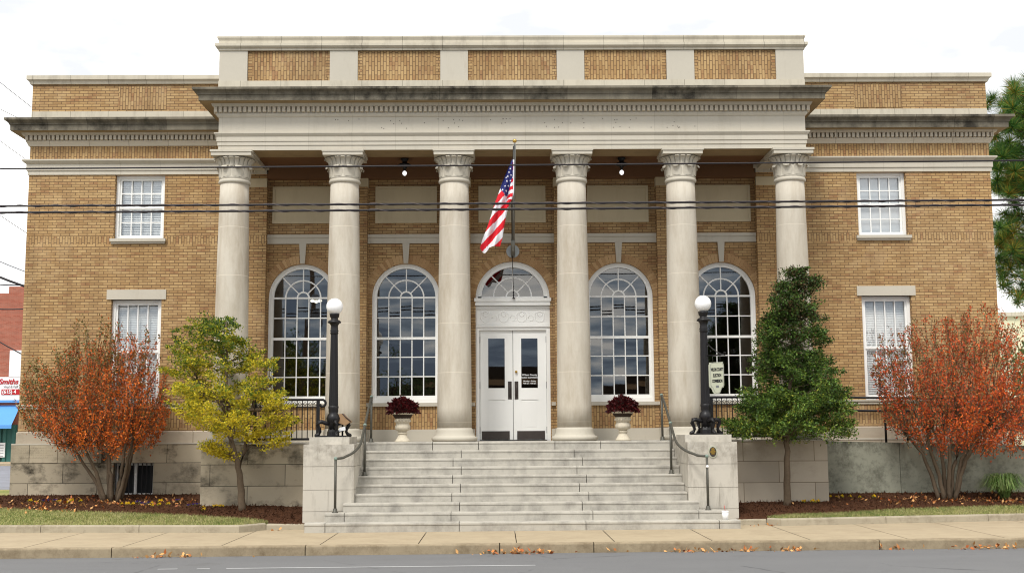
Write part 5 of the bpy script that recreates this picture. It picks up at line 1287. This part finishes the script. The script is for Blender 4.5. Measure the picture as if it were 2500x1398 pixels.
# ================================================================== BACKGROUND LEFT
YB = 50.0
def bz(px, py, Y=YB): return at(px, py, Y)
xr, zt = bz(52, 712); xk, _ = bz(22, 705)
BB = thing('brick_shop', 'red brick shop building beyond the side street, with blue awning', 'building', (bz(20, 1100)[0], YB, .4))
ztl = bz(0, 708)[1]; zk = bz(22, 703)[1]; zr_ = bz(52, 708)[1]
b = MB(); b.box(-52, xk, YB, YB+20, .2, ztl-.2); b.box(xk, -22, YB, YB+20, .2, zk+.1); b.build('wall', 'red_brick', BB)
a0, a1 = bz(26, 855), bz(60, 918); MB().box(a0[0], a1[0], YB-.12, YB, a1[1], a0[1]).build('window', 'cup_white', BB)
q0, q1 = bz(-60, 1037), bz(40, 1118); so = MB().box(q0[0], q1[0], YB-.1, YB, .3, q0[1]).build('shopfront', 'store_teal', BB)
for px in (2, 14, 36): x_ = bz(px, 1060)[0]; MB().box(x_-.09, x_+.09, YB-.2, YB-.1, .3, q0[1]).build('mullion', 'store_teal', so)
n0, n1 = bz(-30, 1080), bz(15, 1115); MB().box(n0[0], n1[0], YB-.26, YB-.2, n1[1], n0[1]).build('notice', 'cup_white', so)
for k in range(5): zz = n0[1]-.15-k*.17; MB().box(n0[0]+.1, n1[0]-.08, YB-.27, YB-.26, zz-.02, zz+.01).build('rule', 'letter_grey', so)
w0, w1 = bz(-80, 993), bz(48, 1037); aw = MB(); aw.add([(w0[0], YB, w0[1]+.1), (w1[0], YB, w0[1]+.1), (w1[0], YB-1.3, w1[1]), (w0[0], YB-1.3, w1[1]), (w0[0], YB-1.3, w1[1]-.22), (w1[0], YB-1.3, w1[1]-.22)], [(0, 3, 2, 1), (3, 4, 5, 2)]); aw.build('awning', 'awning_blue', BB)
g0, g1 = bz(-120, 921), bz(60, 976)
SN = thing('shop_sign', 'white shop sign with red script above the blue awning', 'sign', (bz(20, 950)[0], YB-.2, g1[1]))
bo = MB().box(g0[0], g1[0], YB-.25, YB-.05, g1[1], g0[1]).build('board', 'cup_white', SN)
MB().box(g0[0], g1[0], YB-.27, YB-.06, g1[1]-.16, g1[1]).build('trim', 'awning_blue', bo)
tx_ = bz(1, 932); text('lettering', 'Smiths C', .46, 'letter_red', bo, (tx_[0], YB-.28, tx_[1]), shear=.25, align='LEFT', bold=.012)
tx_ = bz(12, 944); text('lettering', 'Vinyl & Fab', .2, 'letter_grey', bo, (tx_[0], YB-.28, tx_[1]), shear=.2, align='LEFT')
r0, r1 = bz(8, 950), bz(60, 963); MB().box(r0[0], r1[0], YB-.28, YB-.24, r1[1], r0[1]).build('phone_panel', 'letter_red', bo)
tx_ = bz(10, 956.5); text('lettering', '(615) 4', .3, 'letter_white', bo, (tx_[0], YB-.3, tx_[1]), align='LEFT', bold=.008)
ss = MB(); ss.quad((-60, 6, .16), (-13.6, 6, .2), (-18, 47, .3), (-60, 47, .3)); tag(ss.build('side_street', 'side_street', fix=False), kind='structure')
sp_ = MB(); sp_.box(-60, -20, 44, 50, 0, .42); tag(sp_.build('pavement', 'sidewalk_concrete'), kind='structure')
for k, (y0, y1, Yw, r, lab) in enumerate(((195, 250, 20, .012, 'highest thin cable sloping to the left roofline'), (262, 295, 20, .012, 'thin cable sloping down to the left cornice'), (338, 388, 20, .012, 'thin cable sloping down behind the stone band at left'), (520, 566, 20, .013, 'thin cable below the two thick cables, far left sky'), (634, 662, 22, .014, 'thin cable sloping above the red brick shop'), (672, 698, 18, .045, 'thick dark cable sloping just above the red brick shop'), (692, 694, 24, .025, 'level cable just above the red brick shop roof'), (752, 752, 24, .025, 'cable crossing the red brick shop high up'), (830, 868, 24, .025, 'cable sloping across the red brick shop to the white window'))):
    a, b2 = at(-120, y0-(y1-y0)*1.7, Yw), at(160, y1+(y1-y0)*1.4, Yw); m_ = MB(); m_.tube([(a[0], Yw, a[1]), ((a[0]+b2[0])/2, Yw, (a[1]+b2[1])/2-.05), (b2[0], Yw, b2[1])], r, 6)
    tag(m_.build('distant_cable', 'wire_black'), lab, 'cable', 'cables in the sky at far left')
# ---- background right
BR = thing('beige_building', 'flat-roofed beige building beyond the pine at far right', 'building', (30, 45, 1.2))
a, b2 = at(2430, 762, 45), at(2700, 1040, 45); w_ = MB(); w_.box(a[0], a[0]+30, 45, 60, 1, a[1]-.25); w_.build('wall', 'beige_render', BR)
MB().box(a[0]-.2, a[0]+30.2, 44.8, 60.2, a[1]-.25, a[1]).build('coping', 'limestone_coping', BR)
d0 = at(2470, 985, 45); MB().box(d0[0], d0[0]+3.2, 44.9, 45.05, 1.2, d0[1]).build('door', 'dark_roof', BR)
def far_tree(x, y, z0, h, w, n, label, seed, mat='leaf_far_green', name='broadleaf_tree'):
    random.seed(seed); t = thing(name, label, 'tree', (x, y, z0)); tr = MB(); tr.tube([(x, y, z0-.1), (x+.05, y, z0+h*.5), (x, y, z0+h*.9)], [.03*h, .02*h, .005*h], 8)
    V = []
    for _ in range(n):
        d = Vector((random.gauss(0, 1), random.gauss(0, 1), random.gauss(0, 1))).normalized()*random.random()**.4
        c = np.array((x+d.x*w, y+d.y*w, z0+h*.58+d.z*h*.42)); m_ = 46
        tr.tube([(x, y, max(z0+h*.25, c[2]-h*.15)), tuple(c)], [.007*h, .002*h], 4)
        V.append(leaves(c[None]+rng.normal(size=(m_, 3))*w*.13, .2, .12))
    tr.build('trunk', 'bark_dark', t); quads_mesh('crown', np.concatenate(V), mat, t)
x_, z_ = at(2500, 850, 24); far_tree(x_+1.2, 24, 1.2, 4.6, 2.0, 90, 'rusty green tree in front of the beige building at far right', 31)

# ================================================================== across the street (seen only as reflections in the panes)
AB = thing('storefront_row', 'low dark storefront row across the street, reflected in the tall panes', 'building', (0, -62, 0))
AB_ = MB(); AB_.box(-70, 70, -72, -62, -.2, 5.6); AB_.build('wall', 'interior_brown', AB); MB().box(-70, 70, -62.3, -61.8, 4.2, 4.6).build('fascia', 'flood_tan', AB)
far_tree(-13.6, -52, 0, 8.6, 3.0, 110, 'tree across the street, reflected in the leftmost arched window', 41)
far_tree(15.5, -50, 0, 9.4, 3.2, 110, 'tree across the street, reflected in the rightmost arched window', 42)
far_tree(-7, -55, 0, 6.5, 2.6, 70, 'small tree across the street, reflected in the second arched window', 43)
UP = thing('utility_pole', 'wooden utility pole across the street, reflected in the leftmost arched window', 'pole', (-10.2, -30, 0))
MB().tube([(-10.2, -30, -.2), (-10.2, -30, 11)], [.16, .12], 10).build('pole', 'bark_brown', UP); MB().box(-11.4, -9, -30.15, -30.03, 9.6, 9.75).build('crossarm', 'bark_brown', UP)
MB().lathe(-10.0, -29.75, [(.2, 7.4), (.22, 7.5), (.22, 8.2), (.15, 8.3)], 14).build('transformer', 'letter_grey', UP)

# ================================================================== LIGHT
SUN_EL, SUN_AZ = math.radians(52), math.radians(200)      # azimuth clockwise from +Y: behind the camera, a little left
w = bpy.data.worlds.new('World'); scene.world = w; w.use_nodes = True; nt = w.node_tree
bg = nt.nodes['Background']; sky = nt.nodes.new('ShaderNodeTexSky'); sky.sky_type = 'NISHITA'; sky.sun_disc = False
sky.sun_elevation = SUN_EL; sky.sun_rotation = SUN_AZ
tc = nt.nodes.new('ShaderNodeTexCoord')
def wn(t, **k):
    n = nt.nodes.new(t)
    for a, b in k.items(): setattr(n, a, b)
    return n
mp = wn('ShaderNodeMapping'); mp.inputs['Scale'].default_value = (1.0, 1.0, 2.6); nt.links.new(tc.outputs['Generated'], mp.inputs[0])
n1 = wn('ShaderNodeTexNoise'); n1.inputs['Scale'].default_value = 2.4; n1.inputs['Detail'].default_value = 7; n1.inputs['Roughness'].default_value = .58; nt.links.new(mp.outputs[0], n1.inputs['Vector'])
n2 = wn('ShaderNodeTexNoise'); n2.inputs['Scale'].default_value = 4.2; n2.inputs['Detail'].default_value = 6; nt.links.new(mp.outputs[0], n2.inputs['Vector'])
sx = wn('ShaderNodeSeparateXYZ'); nt.links.new(tc.outputs['Generated'], sx.inputs[0])
# the deck of cloud is closed to the north (ahead) and breaks up to the south (behind the photographer)
bias = wn('ShaderNodeMath', operation='MULTIPLY_ADD'); nt.links.new(sx.outputs['Y'], bias.inputs[0]); bias.inputs[1].default_value = .24; nt.links.new(n1.outputs['Fac'], bias.inputs[2])
cr = wn('ShaderNodeValToRGB'); nt.links.new(bias.outputs[0], cr.inputs[0]); cr.color_ramp.elements[0].position = .16; cr.color_ramp.elements[1].position = .34
cc = wn('ShaderNodeValToRGB'); nt.links.new(n2.outputs['Fac'], cc.inputs[0])
cc.color_ramp.elements[0].position = .36; cc.color_ramp.elements[0].color = (.49, .503, .522, 1); cc.color_ramp.elements[1].position = .56; cc.color_ramp.elements[1].color = (.98, .97, .93, 1)
vm = wn('ShaderNodeVectorMath', operation='SCALE'); nt.links.new(cc.outputs[0], vm.inputs[0]); vm.inputs['Scale'].default_value = 10.5
mx = wn('ShaderNodeMix', data_type='RGBA'); nt.links.new(cr.outputs[0], mx.inputs[0]); nt.links.new(sky.outputs[0], mx.inputs[6]); nt.links.new(vm.outputs[0], mx.inputs[7])
# low in the south: banks of slate cloud with pale streaks
mp2 = wn('ShaderNodeMapping'); mp2.inputs['Scale'].default_value = (3.2, 3.2, 21); nt.links.new(tc.outputs['Generated'], mp2.inputs[0])
n3 = wn('ShaderNodeTexNoise'); n3.inputs['Scale'].default_value = 1.7; n3.inputs['Detail'].default_value = 7; n3.inputs['Roughness'].default_value = .62; nt.links.new(mp2.outputs[0], n3.inputs['Vector'])
c3 = wn('ShaderNodeValToRGB'); nt.links.new(n3.outputs['Fac'], c3.inputs[0]); e = c3.color_ramp.elements
e[0].position = .40; e[0].color = (.17, .21, .27, 1); e[1].position = .6; e[1].color = (.95, .9, .82, 1)
q = e.new(.48); q.color = (.34, .40, .46, 1)
v3 = wn('ShaderNodeVectorMath', operation='SCALE'); nt.links.new(c3.outputs[0], v3.inputs[0]); v3.inputs['Scale'].default_value = 10
lo = wn('ShaderNodeMapRange', interpolation_type='SMOOTHSTEP'); nt.links.new(sx.outputs['Z'], lo.inputs[0]); lo.inputs[1].default_value = .12; lo.inputs[2].default_value = .2; lo.inputs[3].default_value = 1; lo.inputs[4].default_value = 0
so2 = wn('ShaderNodeMapRange', interpolation_type='SMOOTHSTEP'); nt.links.new(sx.outputs['Y'], so2.inputs[0]); so2.inputs[1].default_value = -.45; so2.inputs[2].default_value = .0; so2.inputs[3].default_value = 1; so2.inputs[4].default_value = 0
mu = wn('ShaderNodeMath', operation='MULTIPLY'); nt.links.new(lo.outputs[0], mu.inputs[0]); nt.links.new(so2.outputs[0], mu.inputs[1])
mx2 = wn('ShaderNodeMix', data_type='RGBA'); nt.links.new(mu.outputs[0], mx2.inputs[0]); nt.links.new(mx.outputs[2], mx2.inputs[6]); nt.links.new(v3.outputs[0], mx2.inputs[7])
nt.links.new(mx2.outputs[2], bg.inputs['Color']); bg.inputs['Strength'].default_value = .1
sl = bpy.data.lights.new('sun', 'SUN'); sl.energy = 1.5; sl.angle = math.radians(14); sl.color = (1, .97, .92)
so = link('sun', sl); dv = Vector((math.sin(SUN_AZ)*math.cos(SUN_EL), math.cos(SUN_AZ)*math.cos(SUN_EL), math.sin(SUN_EL)))
so.rotation_euler = dv.to_track_quat('Z', 'Y').to_euler(); so.location = (0, -20, 30)
scene.view_settings.view_transform = 'Standard'; scene.view_settings.look = 'None'; scene.view_settings.exposure = .88; scene.view_settings.gamma = 1
scene.cycles.max_bounces = 8; scene.cycles.transparent_max_bounces = 12
scene.cycles.use_denoising = True; scene.cycles.filter_width = 1.1
